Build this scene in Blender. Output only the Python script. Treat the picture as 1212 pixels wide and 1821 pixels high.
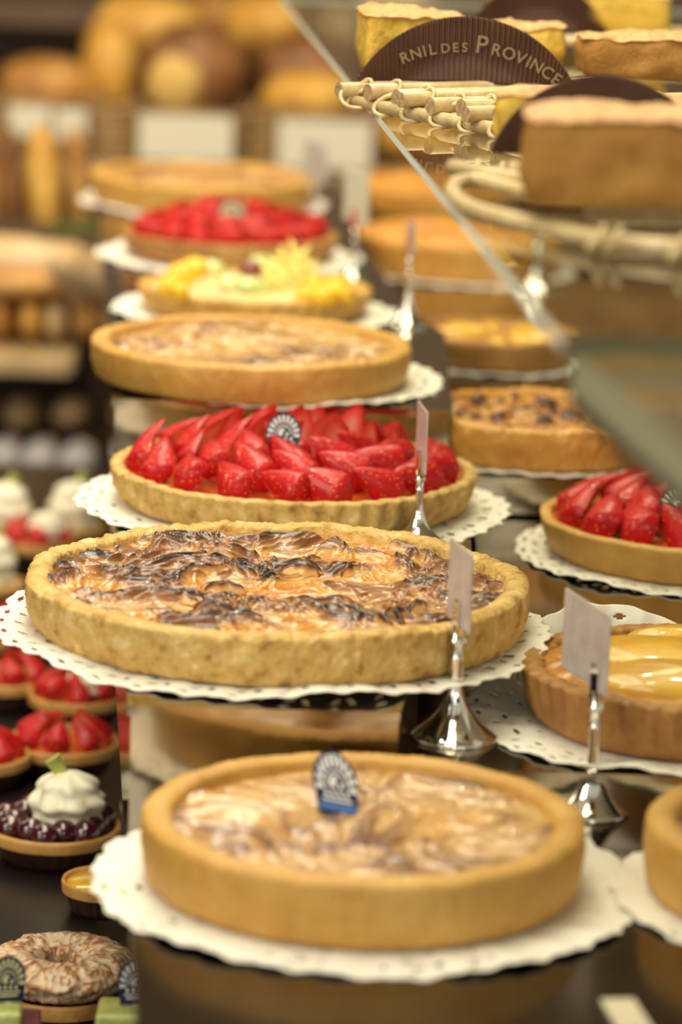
import bpy, math, random
import numpy as np
from mathutils import Vector, Matrix
PI = math.pi
for o in list(bpy.data.objects):
    bpy.data.objects.remove(o, do_unlink=True)
sc = bpy.context.scene
COL = sc.collection
random.seed(7)
RNG = np.random.RandomState(7)

# ------------------------------------------------------------------ camera, world, lights, exposure
EYE = Vector((0.0, 0.0, 1.55))
PITCH, ROLL, FPX = 12.3, 2.0, 6000.0
cam_d = bpy.data.cameras.new('camera')
cam = bpy.data.objects.new('camera', cam_d)
COL.objects.link(cam)
CAM_M = Matrix.Rotation(math.radians(90 - PITCH), 4, 'X') @ Matrix.Rotation(math.radians(ROLL), 4, 'Z')
cam.matrix_world = Matrix.Translation(EYE) @ CAM_M
cam_d.sensor_fit = 'VERTICAL'
cam_d.sensor_height = 36.0
cam_d.sensor_width = 24.0
cam_d.lens = FPX / 1821.0 * 36.0
cam_d.clip_start, cam_d.clip_end = 0.05, 60
cam_d.dof.use_dof = True
cam_d.dof.focus_distance = 2.30
cam_d.dof.aperture_fstop = 4.2
sc.camera = cam

world = bpy.data.worlds.new('shop_daylight')
sc.world = world
world.use_nodes = True
bg = world.node_tree.nodes['Background']
bg.inputs[0].default_value = (1.0, 0.93, 0.76, 1)
bg.inputs[1].default_value = 0.50

def area(name, loc, target, sx, sy, power, color):
    d = bpy.data.lights.new(name, 'AREA')
    d.shape = 'RECTANGLE'; d.size = sx; d.size_y = sy
    d.energy = power; d.color = color
    o = bpy.data.objects.new(name, d); COL.objects.link(o)
    o.location = loc
    o.rotation_euler = (Vector(target) - Vector(loc)).to_track_quat('-Z', 'Y').to_euler()
    return o
area('case_strip_light', (-0.1, 2.6, 2.55), (-0.1, 2.6, 0.9), 0.5, 2.6, 28, (1.0, 0.92, 0.72))
area('ceiling_panel_light', (-1.5, 1.2, 2.75), (-0.1, 2.4, 0.9), 0.9, 1.6, 30, (1.0, 0.94, 0.78))
area('front_fill_light', (0.9, -1.6, 2.3), (0.0, 2.2, 0.95), 2.2, 1.4, 32, (1.0, 0.95, 0.80))  # unseen fill behind the camera, added to light the tarts' front walls
area('bread_wall_light', (-0.3, 4.3, 2.7), (-0.3, 5.2, 0.8), 2.0, 0.6, 27, (1.0, 0.84, 0.60))
area('rack_fill_light', (-1.3, 3.5, 1.9), (-0.45, 4.7, 0.72), 0.8, 0.3, 9, (1.0, 0.88, 0.62))  # fill added to brighten the rolls shaded by the upper board
area('side_fill_light', (-2.2, -0.4, 1.9), (0.0, 2.2, 1.0), 1.4, 1.6, 16, (1.0, 0.97, 0.88))  # unseen fill, added to give the chrome stands a bright reflection
def bulb(loc, power, r=0.03, color=(1.0, 0.88, 0.7)):
    d = bpy.data.lights.new('halogen_bulb', 'POINT')
    d.energy = power; d.shadow_soft_size = r; d.color = color
    o = bpy.data.objects.new('halogen_bulb', d); COL.objects.link(o); o.location = loc
for lx, ly in ((-0.45, 1.9), (0.25, 2.5), (-0.35, 3.1), (0.3, 3.9), (0.45, 3.2)):
    bulb((lx, ly, 2.45), 7.0)

sc.view_settings.view_transform = 'Standard'
sc.view_settings.look = 'None'
sc.view_settings.exposure = 0.17
sc.view_settings.gamma = 1.0
sc.view_settings.use_curve_mapping = False
sc.cycles.use_denoising = True
sc.cycles.max_bounces = 10
sc.cycles.transparent_max_bounces = 16
sc.cycles.caustics_reflective = False
sc.cycles.caustics_refractive = False
sc.cycles.sample_clamp_indirect = 6.0

# heights of the shelves (world z); the eye is at 1.55
L0, L1, L2 = 1.55 - 0.613, 1.55 - 0.550, 1.55 - 0.502
R1, R2 = 1.55 - 0.585, 1.55 - 0.550
LT = 1.55 - 0.81
SHELF = 1.55 - 0.233

def ray(px, py):
    d = Vector(((px - 606.0) / FPX, -(py - 910.5) / FPX, -1.0))
    return (CAM_M.to_3x3() @ d)
def P(px, py, z):          # where the sight line through a photo point meets the height z
    d = ray(px, py); t = (z - EYE.z) / d.z
    return EYE + d * t
def PD(px, py, Y):         # ... or the upright plane at distance Y
    d = ray(px, py); t = Y / d.y
    return EYE + d * t
def m_at(p, px):           # a length of px photo pixels at the point p, in metres
    f = CAM_M.to_3x3() @ Vector((0, 0, -1))
    return (p - EYE).dot(f) * px / FPX

# ------------------------------------------------------------------ noise and mesh helpers
_perm = np.random.RandomState(3).permutation(512).astype(np.int64)
_perm = np.concatenate([_perm, _perm, _perm])
_grad = np.random.RandomState(5).normal(size=(512, 3)); _grad /= np.linalg.norm(_grad, axis=1)[:, None]
def pn(x, y, z=0.0):       # gradient noise, about -0.8 .. 0.8
    x, y, z = np.broadcast_arrays(np.asarray(x, float), np.asarray(y, float), np.asarray(z, float))
    xi, yi, zi = np.floor(x).astype(int), np.floor(y).astype(int), np.floor(z).astype(int)
    xf, yf, zf = x - xi, y - yi, z - zi
    f = lambda t: t * t * t * (t * (t * 6 - 15) + 10)
    u, v, w = f(xf), f(yf), f(zf)
    def g(a, b, c):
        h = _perm[(_perm[(_perm[(xi + a) % 512] + yi + b) % 512] + zi + c) % 512]
        q = _grad[h]
        return q[..., 0] * (xf - a) + q[..., 1] * (yf - b) + q[..., 2] * (zf - c)
    L = lambda a, b, t: a + (b - a) * t
    return 1.5 * L(L(L(g(0,0,0), g(1,0,0), u), L(g(0,1,0), g(1,1,0), u), v), L(L(g(0,0,1), g(1,0,1), u), L(g(0,1,1), g(1,1,1), u), v), w)
def sm(a, b, x):
    t = np.clip((x - a) / (b - a), 0, 1); return t * t * (3 - 2 * t)

def link(o, parent=None):
    COL.objects.link(o)
    if parent is not None: o.parent = parent
    return o
def mesh(name, verts, faces, mats, parent=None, smooth=True, midx=None, attrs=None, loc=None):
    me = bpy.data.meshes.new(name)
    v = verts.reshape(-1, 3).tolist() if isinstance(verts, np.ndarray) else verts
    f = faces.tolist() if isinstance(faces, np.ndarray) else faces
    me.from_pydata(v, [], f)
    for m in (mats if isinstance(mats, (list, tuple)) else [mats]): me.materials.append(m)
    if midx is not None: me.polygons.foreach_set('material_index', np.asarray(midx, dtype=np.int32))
    me.polygons.foreach_set('use_smooth', np.full(len(me.polygons), smooth))
    if attrs:
        for k, a in attrs.items():
            at = me.attributes.new(k, 'FLOAT', 'POINT'); at.data.foreach_set('value', np.asarray(a, dtype=np.float32).ravel())
    me.update()
    o = bpy.data.objects.new(name, me)
    if loc is not None: o.location = loc
    return link(o, parent)
def grid_faces(nr, nt, wrap=True, off=0):
    i, j = np.meshgrid(np.arange(nr - 1), np.arange(nt if wrap else nt - 1), indexing='ij')
    j2 = (j + 1) % nt
    return (np.stack([i * nt + j, i * nt + j2, (i + 1) * nt + j2, (i + 1) * nt + j], -1).reshape(-1, 4) + off)
def thing(name, label, cat, loc=(0, 0, 0), rz=0.0, group=None, rot=None):
    o = bpy.data.objects.new(name, None); COL.objects.link(o)
    o.empty_display_size = 0.02
    o.location = loc; o.rotation_euler = rot if rot is not None else (0, 0, rz)
    return tag(o, label, cat, group)
def tag(o, label, cat, group=None):
    o['label'] = label; o['category'] = cat
    if group: o['group'] = group
    return o
def struct(o):
    o['kind'] = 'structure'; return o
class MB:                  # collects shapes into one mesh
    def __init__(s): s.v, s.f, s.m, s.n = [], [], [], 0
    def add(s, V, F, mi=0):
        V = np.asarray(V, float).reshape(-1, 3)
        s.v.append(V)
        for q in (F.tolist() if isinstance(F, np.ndarray) else F): s.f.append([k + s.n for k in q]); s.m.append(mi)
        s.n += len(V); return s
    def box(s, x0, x1, y0, y1, z0, z1, mi=0):
        V = [(x, y, z) for z in (z0, z1) for y in (y0, y1) for x in (x0, x1)]
        return s.add(V, [[0, 2, 3, 1], [4, 5, 7, 6], [0, 1, 5, 4], [2, 6, 7, 3], [0, 4, 6, 2], [1, 3, 7, 5]], mi)
    def prism(s, poly, z0, z1, mt=0, ms=0):
        n = len(poly)
        V = [(x, y, z0) for x, y in poly] + [(x, y, z1) for x, y in poly]
        s.add(V, [list(range(n))[::-1], list(range(n, 2 * n))], mt)
        return s.add(V, [[i, (i + 1) % n, n + (i + 1) % n, n + i] for i in range(n)], ms)
    def tube(s, path, r, n=10, mi=0, cap=True):
        pts = [Vector(p) for p in path]; k = len(pts)
        rr = r if hasattr(r, '__len__') else [r] * k
        V, up = [], None
        for i in range(k):
            t = (pts[min(i + 1, k - 1)] - pts[max(i - 1, 0)]).normalized()
            if up is None: up = Vector((0, 0, 1)) if abs(t.z) < 0.9 else Vector((1, 0, 0))
            a = t.cross(up).normalized(); up = a.cross(t).normalized()
            for j in range(n):
                th = 2 * PI * j / n
                V.append(pts[i] + (a * math.cos(th) + up * math.sin(th)) * rr[i])
        F = grid_faces(k, n).tolist()
        if cap: F += [list(range(n))[::-1], list(range((k - 1) * n, k * n))]
        return s.add([tuple(p) for p in V], F, mi)
    def lathe(s, prof, n=32, mi=0):
        V = [(r * math.cos(2 * PI * j / n), r * math.sin(2 * PI * j / n), z) for r, z in prof for j in range(n)]
        return s.add(V, grid_faces(len(prof), n)[:, [0, 1, 2, 3]], mi)
    def build(s, name, mats, parent=None, smooth=True, loc=None):
        return mesh(name, np.concatenate(s.v), s.f, mats, parent, smooth, s.m, None, loc)
def spline(pts, n=8):      # Catmull-Rom through points
    p = [Vector(q) for q in pts]; out = []
    p = [p[0] * 2 - p[1]] + p + [p[-1] * 2 - p[-2]]
    for i in range(1, len(p) - 2):
        for k in range(n):
            t = k / n
            out.append(0.5 * ((2 * p[i]) + (p[i+1] - p[i-1]) * t + (2 * p[i-1] - 5 * p[i] + 4 * p[i+1] - p[i+2]) * t * t + (3 * p[i] - p[i-1] - 3 * p[i+1] + p[i+2]) * t ** 3))
    out.append(p[-2]); return out
def bevel(o, w, seg=2):
    m = o.modifiers.new('bevel', 'BEVEL'); m.width = w; m.segments = seg; m.limit_method = 'ANGLE'
    return o
def copy_tree(o, parent=None):
    c = o.copy(); COL.objects.link(c)
    if parent is not None: c.parent = parent
    for ch in list(o.children): copy_tree(ch, c)
    return c

# ------------------------------------------------------------------ materials
def new_mat(name):
    m = bpy.data.materials.new(name); m.use_nodes = True
    return m, m.node_tree.nodes, m.node_tree.links, m.node_tree.nodes['Principled BSDF']
def setp(b, **k):
    for a, v in k.items():
        b.inputs[a.replace('_', ' ')].default_value = v
def rgba(c): return (c[0], c[1], c[2], 1)
def plain(name, c, rough=0.5, metal=0.0, coat=0.0, **k):
    m, n, l, b = new_mat(name)
    b.inputs['Base Color'].default_value = rgba(c); setp(b, Roughness=rough, Metallic=metal)
    b.inputs['Coat Weight'].default_value = coat; b.inputs['Coat Roughness'].default_value = 0.06
    for a, v in k.items(): b.inputs[a.replace('_', ' ')].default_value = v
    return m
def ramp(n, stops):
    r = n.new('ShaderNodeValToRGB'); e = r.color_ramp.elements
    while len(e) > 1: e.remove(e[-1])
    e[0].position = stops[0][0]; e[0].color = rgba(stops[0][1])
    for p, c in stops[1:]:
        q = e.new(p); q.color = rgba(c)
    return r
def noise(n, l, scale, detail=4, rough=0.6, coord='Object', dist=0.0):
    tc = n.new('ShaderNodeTexCoord'); t = n.new('ShaderNodeTexNoise')
    t.inputs['Scale'].default_value = scale; t.inputs['Detail'].default_value = detail; t.inputs['Roughness'].default_value = rough
    t.inputs['Distortion'].default_value = dist
    l.new(tc.outputs[coord], t.inputs['Vector']); return t
def mottled(name, stops, scale=40, rough=0.6, bump=0.3, bscale=200, coat=0.0, detail=5, bdist=0.0018, sss=0.0):
    m, n, l, b = new_mat(name)
    t = noise(n, l, scale, detail); r = ramp(n, stops)
    l.new(t.outputs['Fac'], r.inputs['Fac']); l.new(r.outputs['Color'], b.inputs['Base Color'])
    b.inputs['Roughness'].default_value = rough; b.inputs['Coat Weight'].default_value = coat; b.inputs['Coat Roughness'].default_value = 0.07
    if bump:
        t2 = noise(n, l, bscale, 3); bp = n.new('ShaderNodeBump'); bp.inputs['Strength'].default_value = bump; bp.inputs['Distance'].default_value = bdist
        l.new(t2.outputs['Fac'], bp.inputs['Height']); l.new(bp.outputs['Normal'], b.inputs['Normal'])
    if sss:
        b.inputs['Subsurface Weight'].default_value = sss; b.inputs['Subsurface Radius'].default_value = (0.006, 0.003, 0.001); b.inputs['Subsurface Scale'].default_value = 0.5
    return m
def attr_mat(name, stops, attr='burn', rough=0.4, coat=0.55, bump=0.25, bscale=260, jitter=0.25, jscale=60, coat_rough=0.06):
    m, n, l, b = new_mat(name)
    a = n.new('ShaderNodeAttribute'); a.attribute_name = attr
    t = noise(n, l, jscale, 5); mt = n.new('ShaderNodeMath'); mt.operation = 'MULTIPLY_ADD'
    mt.inputs[1].default_value = jitter; l.new(t.outputs['Fac'], mt.inputs[0])
    sb = n.new('ShaderNodeMath'); sb.operation = 'SUBTRACT'; l.new(a.outputs['Fac'], sb.inputs[0]); sb.inputs[1].default_value = jitter * 0.5
    l.new(sb.outputs[0], mt.inputs[2])
    r = ramp(n, stops); l.new(mt.outputs[0], r.inputs['Fac']); l.new(r.outputs['Color'], b.inputs['Base Color'])
    b.inputs['Roughness'].default_value = rough; b.inputs['Coat Weight'].default_value = coat; b.inputs['Coat Roughness'].default_value = coat_rough
    t2 = noise(n, l, bscale, 3); bp = n.new('ShaderNodeBump'); bp.inputs['Strength'].default_value = bump; bp.inputs['Distance'].default_value = 0.0012
    l.new(t2.outputs['Fac'], bp.inputs['Height']); l.new(bp.outputs['Normal'], b.inputs['Normal'])
    return m
CR = dict
M = {}
M['crust'] = mottled('golden_crust', [(0.30, (0.32, 0.155, 0.03)), (0.44, (0.58, 0.36, 0.095)), (0.58, (0.66, 0.44, 0.14)), (0.70, (0.78, 0.60, 0.28))], 75, 0.6, 1.0, 260, sss=0.0)
M['crust_smooth'] = mottled('smooth_crust', [(0.25, (0.42, 0.205, 0.035)), (0.5, (0.55, 0.305, 0.063)), (0.75, (0.64, 0.39, 0.10))], 22, 0.55, 0.3, 220)
M['crust_brown'] = mottled('brown_crust', [(0.25, (0.24, 0.095, 0.02)), (0.5, (0.40, 0.19, 0.045)), (0.75, (0.55, 0.31, 0.095))], 30, 0.55, 0.4, 200)
M['crust_orange'] = mottled('orange_crust', [(0.25, (0.42, 0.17, 0.02)), (0.5, (0.62, 0.30, 0.05)), (0.75, (0.74, 0.42, 0.10))], 26, 0.45, 0.4, 160, coat=0.3)
M['fill_big'] = attr_mat('burnt_apple_filling', [(0.0, (0.46, 0.14, 0.002)), (0.22, (0.60, 0.23, 0.006)), (0.40, (0.62, 0.36, 0.09)), (0.54, (0.46, 0.23, 0.075)), (0.70, (0.25, 0.095, 0.022)), (0.87, (0.10, 0.036, 0.012)), (1.0, (0.016, 0.008, 0.005))])
M['fill_pale'] = attr_mat('pale_custard_filling', [(0.0, (0.58, 0.22, 0.012)), (0.22, (0.60, 0.28, 0.04)), (0.42, (0.56, 0.34, 0.11)), (0.60, (0.45, 0.25, 0.08)), (0.78, (0.30, 0.14, 0.04)), (0.97, (0.10, 0.035, 0.015))], coat=0.55, jscale=40)
M['fill_dark'] = attr_mat('nut_filling', [(0.0, (0.50, 0.19, 0.01)), (0.22, (0.55, 0.27, 0.045)), (0.4, (0.34, 0.14, 0.035)), (0.58, (0.13, 0.042, 0.014)), (0.85, (0.03, 0.012, 0.008))], coat=0.35)
M['fill_amber'] = attr_mat('amber_filling', [(0.0, (0.70, 0.33, 0.03)), (0.4, (0.66, 0.30, 0.03)), (0.7, (0.50, 0.20, 0.03)), (0.95, (0.24, 0.08, 0.02))], coat=0.5)
M['glaze'] = plain('red_orange_glaze', (0.62, 0.13, 0.02), 0.2, coat=1.0)
M['custard'] = mottled('custard_cream', [(0.3, (0.80, 0.60, 0.24)), (0.7, (0.86, 0.72, 0.38))], 30, 0.35, 0.2, 120, coat=0.4)
M['cream'] = mottled('whipped_cream', [(0.3, (0.86, 0.79, 0.56)), (0.7, (0.92, 0.87, 0.68))], 60, 0.5, 0.3, 300)
M['paper'] = plain('white_doily_paper', (0.84, 0.81, 0.71), 0.7)
M['chrome'] = plain('polished_chrome', (0.86, 0.85, 0.82), 0.07, 1.0)
M['brass'] = plain('polished_brass', (0.85, 0.60, 0.22), 0.12, 1.0)
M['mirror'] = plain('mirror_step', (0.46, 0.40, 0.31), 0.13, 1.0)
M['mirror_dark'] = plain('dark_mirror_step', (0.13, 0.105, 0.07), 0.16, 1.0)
M['navy'] = plain('navy_label', (0.012, 0.022, 0.07), 0.25, coat=0.5)
M['silver'] = plain('silver_foil', (0.88, 0.89, 0.88), 0.3, 0.25)
M['gold_foil'] = plain('pale_gold_foil', (0.80, 0.75, 0.42), 0.3, 0.25)
M['choc'] = mottled('chocolate_shell', [(0.3, (0.025, 0.010, 0.006)), (0.7, (0.06, 0.022, 0.012))], 60, 0.4, 0.2, 200)
M['tart_gold'] = mottled('gold_tartlet_rim', [(0.3, (0.42, 0.19, 0.04)), (0.7, (0.66, 0.37, 0.10))], 60, 0.5, 0.4, 300)
M['cherry'] = plain('dark_cherry', (0.055, 0.006, 0.012), 0.15, coat=1.0)
M['lemon'] = plain('lemon_jelly', (0.80, 0.47, 0.02), 0.12, coat=1.0)
M['green'] = plain('green_chocolate_leaf', (0.52, 0.56, 0.13), 0.4)
M['kiwi'] = mottled('kiwi_flesh', [(0.3, (0.30, 0.38, 0.05)), (0.7, (0.60, 0.60, 0.22))], 90, 0.25, 0.2, 200, coat=0.7)
M['pineapple'] = mottled('pineapple_flesh', [(0.3, (0.80, 0.58, 0.07)), (0.7, (0.88, 0.74, 0.24))], 90, 0.3, 0.3, 240, coat=0.6)
M['mango'] = mottled('mango_flesh', [(0.3, (0.84, 0.42, 0.004)), (0.7, (0.90, 0.58, 0.01))], 60, 0.4, 0.2, 200, coat=0.25)
M['peach'] = mottled('glazed_peach', [(0.3, (0.70, 0.34, 0.015)), (0.55, (0.80, 0.48, 0.04)), (0.75, (0.82, 0.58, 0.12))], 24, 0.35, 0.15, 120, coat=0.7)
M['crumb'] = mottled('yellow_cake_crumb', [(0.3, (0.62, 0.34, 0.02)), (0.7, (0.80, 0.56, 0.09))], 120, 0.7, 0.7, 260)
M['cake_top'] = mottled('toasted_cake_top', [(0.3, (0.36, 0.16, 0.035)), (0.52, (0.56, 0.31, 0.09)), (0.72, (0.64, 0.40, 0.14))], 130, 0.6, 0.6, 300)
M['cake_side'] = mottled('baked_cake_side', [(0.25, (0.26, 0.105, 0.012)), (0.5, (0.39, 0.18, 0.025)), (0.75, (0.52, 0.28, 0.055))], 34, 0.65, 0.9, 420)
M['wicker'] = mottled('pale_cane', [(0.3, (0.46, 0.32, 0.13)), (0.55, (0.62, 0.48, 0.24)), (0.8, (0.72, 0.59, 0.35))], 80, 0.4, 0.25, 150, coat=0.15)
M['wicker_end'] = mottled('cut_cane_end', [(0.3, (0.26, 0.15, 0.06)), (0.7, (0.60, 0.44, 0.22))], 300, 0.8, 0.3, 500)
M['brown_paper'] = mottled('brown_pleated_paper', [(0.3, (0.050, 0.017, 0.005)), (0.7, (0.095, 0.034, 0.010))], 30, 0.42, 0.1, 200)
M['print_gold'] = plain('tan_print', (0.22, 0.13, 0.055), 0.45)
M['card'] = plain('white_price_card', (0.62, 0.59, 0.47), 0.6)
M['card_grey'] = mottled('plastic_price_card', [(0.3, (0.44, 0.38, 0.36)), (0.7, (0.62, 0.56, 0.54))], 60, 0.25, 0.05, 60)
M['bread'] = mottled('bread_crust', [(0.3, (0.26, 0.10, 0.02)), (0.5, (0.48, 0.23, 0.05)), (0.72, (0.68, 0.42, 0.14))], 16, 0.55, 0.3, 60)
M['bread_gold'] = mottled('golden_bread', [(0.3, (0.48, 0.22, 0.03)), (0.5, (0.66, 0.36, 0.06)), (0.72, (0.76, 0.50, 0.14))], 14, 0.5, 0.3, 60)
M['bread_dark'] = mottled('dark_bread', [(0.3, (0.10, 0.04, 0.012)), (0.5, (0.22, 0.09, 0.025)), (0.72, (0.34, 0.16, 0.05))], 16, 0.55, 0.3, 60)
M['bread_flour'] = mottled('floured_bread', [(0.3, (0.48, 0.28, 0.10)), (0.5, (0.66, 0.47, 0.24)), (0.72, (0.74, 0.60, 0.42))], 14, 0.6, 0.3, 60)
M['bread_cut'] = mottled('bread_crumb', [(0.3, (0.55, 0.33, 0.07)), (0.7, (0.72, 0.50, 0.16))], 50, 0.7, 0.3, 120)
M['wrap'] = plain('grey_blue_bread_wrap', (0.36, 0.35, 0.36), 0.35)
M['wood'] = mottled('oak_board', [(0.3, (0.34, 0.22, 0.10)), (0.7, (0.56, 0.42, 0.22))], 12, 0.5, 0.1, 60)
M['wood_dark'] = mottled('walnut_board', [(0.3, (0.055, 0.030, 0.013)), (0.7, (0.11, 0.062, 0.026))], 8, 0.5, 0.1, 60)
M['basket'] = mottled('basket_weave', [(0.3, (0.20, 0.11, 0.04)), (0.7, (0.42, 0.27, 0.11))], 60, 0.6, 0.5, 90)
M['black_tray'] = plain('black_tray', (0.010, 0.007, 0.006), 0.3)
M['steel'] = plain('grey_steel', (0.45, 0.46, 0.42), 0.3, 0.4)
M['wall'] = mottled('brown_plaster', [(0.3, (0.14, 0.085, 0.04)), (0.7, (0.19, 0.12, 0.06))], 3, 0.8, 0.1, 40)
M['floor'] = mottled('brown_floor_tiles', [(0.3, (0.12, 0.08, 0.05)), (0.7, (0.2, 0.14, 0.09))], 3, 0.4, 0.1, 40)
M['ceil'] = plain('cream_ceiling', (0.62, 0.55, 0.43), 0.8)
M['meringue'] = attr_mat('toasted_meringue', [(0.0, (0.52, 0.29, 0.12)), (0.35, (0.78, 0.56, 0.34)), (0.6, (0.84, 0.66, 0.46)), (0.8, (0.62, 0.33, 0.14)), (1.0, (0.34, 0.13, 0.05))], coat=0.1, rough=0.5, jscale=90)
M['red_cake'] = mottled('dark_red_crumb', [(0.3, (0.07, 0.012, 0.012)), (0.7, (0.19, 0.05, 0.05))], 240, 0.6, 0.6, 420)
def glass_mat():           # clear sheet glass: sees through, reflects by the Fresnel law
    m, n, l, b = new_mat('clear_glass'); n.remove(b)
    out = n['Material Output']; mx = n.new('ShaderNodeMixShader'); fr = n.new('ShaderNodeFresnel'); fr.inputs['IOR'].default_value = 1.36
    t = n.new('ShaderNodeBsdfTransparent'); t.inputs[0].default_value = (0.93, 0.95, 0.89, 1)
    g = n.new('ShaderNodeBsdfGlossy'); g.inputs['Roughness'].default_value = 0.01; g.inputs['Color'].default_value = (0.9, 0.92, 0.86, 1)
    gm = n.new('ShaderNodeNewGeometry'); sb = n.new('ShaderNodeMath'); sb.operation = 'SUBTRACT'; sb.inputs[0].default_value = 1.0; l.new(gm.outputs['Backfacing'], sb.inputs[1])
    ml = n.new('ShaderNodeMath'); ml.operation = 'MULTIPLY'; l.new(fr.outputs[0], ml.inputs[0]); l.new(sb.outputs[0], ml.inputs[1]); l.new(ml.outputs[0], mx.inputs[0]); l.new(t.outputs[0], mx.inputs[1]); l.new(g.outputs[0], mx.inputs[2]); l.new(mx.outputs[0], out.inputs[0])
    return m
M['glass'] = glass_mat()
M['glass_edge'] = plain('green_glass_edge', (0.80, 0.86, 0.74), 0.6)
M['glass_edge_dark'] = plain('frosted_green_glass_edge', (0.36, 0.36, 0.23), 0.35)
def berry_skin():
    m, n, l, b = new_mat('strawberry_skin')
    tc = n.new('ShaderNodeTexCoord'); v = n.new('ShaderNodeTexVoronoi'); v.inputs['Scale'].default_value = 350
    l.new(tc.outputs['Object'], v.inputs['Vector'])
    r = ramp(n, [(0.0, (0.85, 0.50, 0.10)), (0.12, (0.78, 0.34, 0.06)), (0.19, (0.50, 0.006, 0.009)), (1.0, (0.47, 0.005, 0.008))])
    l.new(v.outputs['Distance'], r.inputs['Fac'])
    t = noise(n, l, 45, 3); mx = n.new('ShaderNodeMix'); mx.data_type = 'RGBA'; mx.blend_type = 'MULTIPLY'
    r2 = ramp(n, [(0.3, (0.75, 0.6, 0.6)), (0.7, (1.25, 1.6, 1.5))]); l.new(t.outputs['Fac'], r2.inputs['Fac'])
    mx.inputs['Factor'].default_value = 1.0
    l.new(r.outputs['Color'], mx.inputs['A']); l.new(r2.outputs['Color'], mx.inputs['B']); l.new(mx.outputs['Result'], b.inputs['Base Color'])
    bp = n.new('ShaderNodeBump'); bp.inputs['Strength'].default_value = 0.6; bp.inputs['Distance'].default_value = 0.0008
    l.new(v.outputs['Distance'], bp.inputs['Height']); l.new(bp.outputs['Normal'], b.inputs['Normal'])
    setp(b, Roughness=0.45); b.inputs['Specular IOR Level'].default_value = 0.2; b.inputs['Coat Weight'].default_value = 0.3; b.inputs['Coat Roughness'].default_value = 0.08
    return m
def berry_cut():
    m, n, l, b = new_mat('strawberry_cut_face')
    a = n.new('ShaderNodeAttribute'); a.attribute_name = 'core'
    t = noise(n, l, 160, 4); mt = n.new('ShaderNodeMath'); mt.operation = 'MULTIPLY_ADD'; mt.inputs[1].default_value = 0.35
    l.new(t.outputs['Fac'], mt.inputs[0]); l.new(a.outputs['Fac'], mt.inputs[2])
    r = ramp(n, [(0.12, (0.60, 0.014, 0.012)), (0.35, (0.72, 0.06, 0.045)), (0.65, (0.80, 0.17, 0.12)), (0.95, (0.85, 0.42, 0.32))])
    l.new(mt.outputs[0], r.inputs['Fac']); l.new(r.outputs['Color'], b.inputs['Base Color'])
    bp = n.new('ShaderNodeBump'); bp.inputs['Strength'].default_value = 0.5; bp.inputs['Distance'].default_value = 0.0015
    t2 = noise(n, l, 120, 2); l.new(t2.outputs['Fac'], bp.inputs['Height']); l.new(bp.outputs['Normal'], b.inputs['Normal'])
    setp(b, Roughness=0.35); b.inputs['Coat Weight'].default_value = 0.6; b.inputs['Coat Roughness'].default_value = 0.05
    return m
M['skin'], M['cut'] = berry_skin(), berry_cut()

# ------------------------------------------------------------------ the room
def plate(name, x0, x1, y0, y1, z0, z1, m):
    return struct(MB().box(x0, x1, y0, y1, z0, z1).build(name, m, None, False))
plate('floor', -4, 4, -4, 7, -0.1, 0, M['floor'])
plate('ceiling', -4, 4, 0.6, 7, 2.9, 3.0, M['ceil'])
plate('wall_back', -4, 4, 7, 7.1, 0, 2.9, M['wall'])
plate('wall_left', -4.1, -4, -1, 7, 0, 2.9, M['wall'])

# ------------------------------------------------------------------ stepped display
def step(name, label, poly, ztop, zbot, m, mf, inner=None):
    t = thing(name, label, 'display step', (0, 0, 0))
    th = 0.006
    MB().prism(poly, ztop - th, ztop).build('tread', m, t, False)
    c = np.mean(poly, axis=0)
    inner = inner or [tuple(c + (np.array(p) - c) * 0.985) for p in poly]
    MB().prism(inner, zbot, ztop - th).build('riser', mf, t, False)
    return t
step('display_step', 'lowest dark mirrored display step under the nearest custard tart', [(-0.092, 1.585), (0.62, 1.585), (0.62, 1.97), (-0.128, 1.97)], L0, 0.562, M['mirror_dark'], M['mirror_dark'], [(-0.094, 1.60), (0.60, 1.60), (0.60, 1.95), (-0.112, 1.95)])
step('display_step', 'mirrored display step under the burnt apple tart and large strawberry tart', [(-0.124, 1.955), (0.040, 1.962), (0.055, 2.10), (0.095, 2.30), (0.10, 2.70), (-0.190, 2.70)], L1, L0 - 0.05, M['mirror'], M['mirror'])
step('display_step', 'mirrored display step under the row of tarts beyond the strawberry tart', [(-0.190, 2.705), (0.088, 2.705), (0.090, 3.10), (0.062, 3.2), (0.02, 3.6), (-0.02, 4.28), (-0.325, 4.28)], L2, L1 - 0.05, M['mirror'], M['mirror'])
step('display_step', 'mirrored display step under the peach tart on the right', [(0.045, 1.965), (0.62, 1.965), (0.62, 2.672), (0.108, 2.672), (0.103, 2.30), (0.06, 2.05)], R1, L0 - 0.04, M['mirror'], M['mirror'])
step('display_step', 'mirrored display step under the nut tart and orange tarts', [(0.098, 2.675), (0.62, 2.675), (0.62, 4.4), (0.06, 4.4), (0.07, 3.22), (0.098, 3.1)], R2, R1 - 0.05, M['mirror'], M['mirror'])
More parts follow.
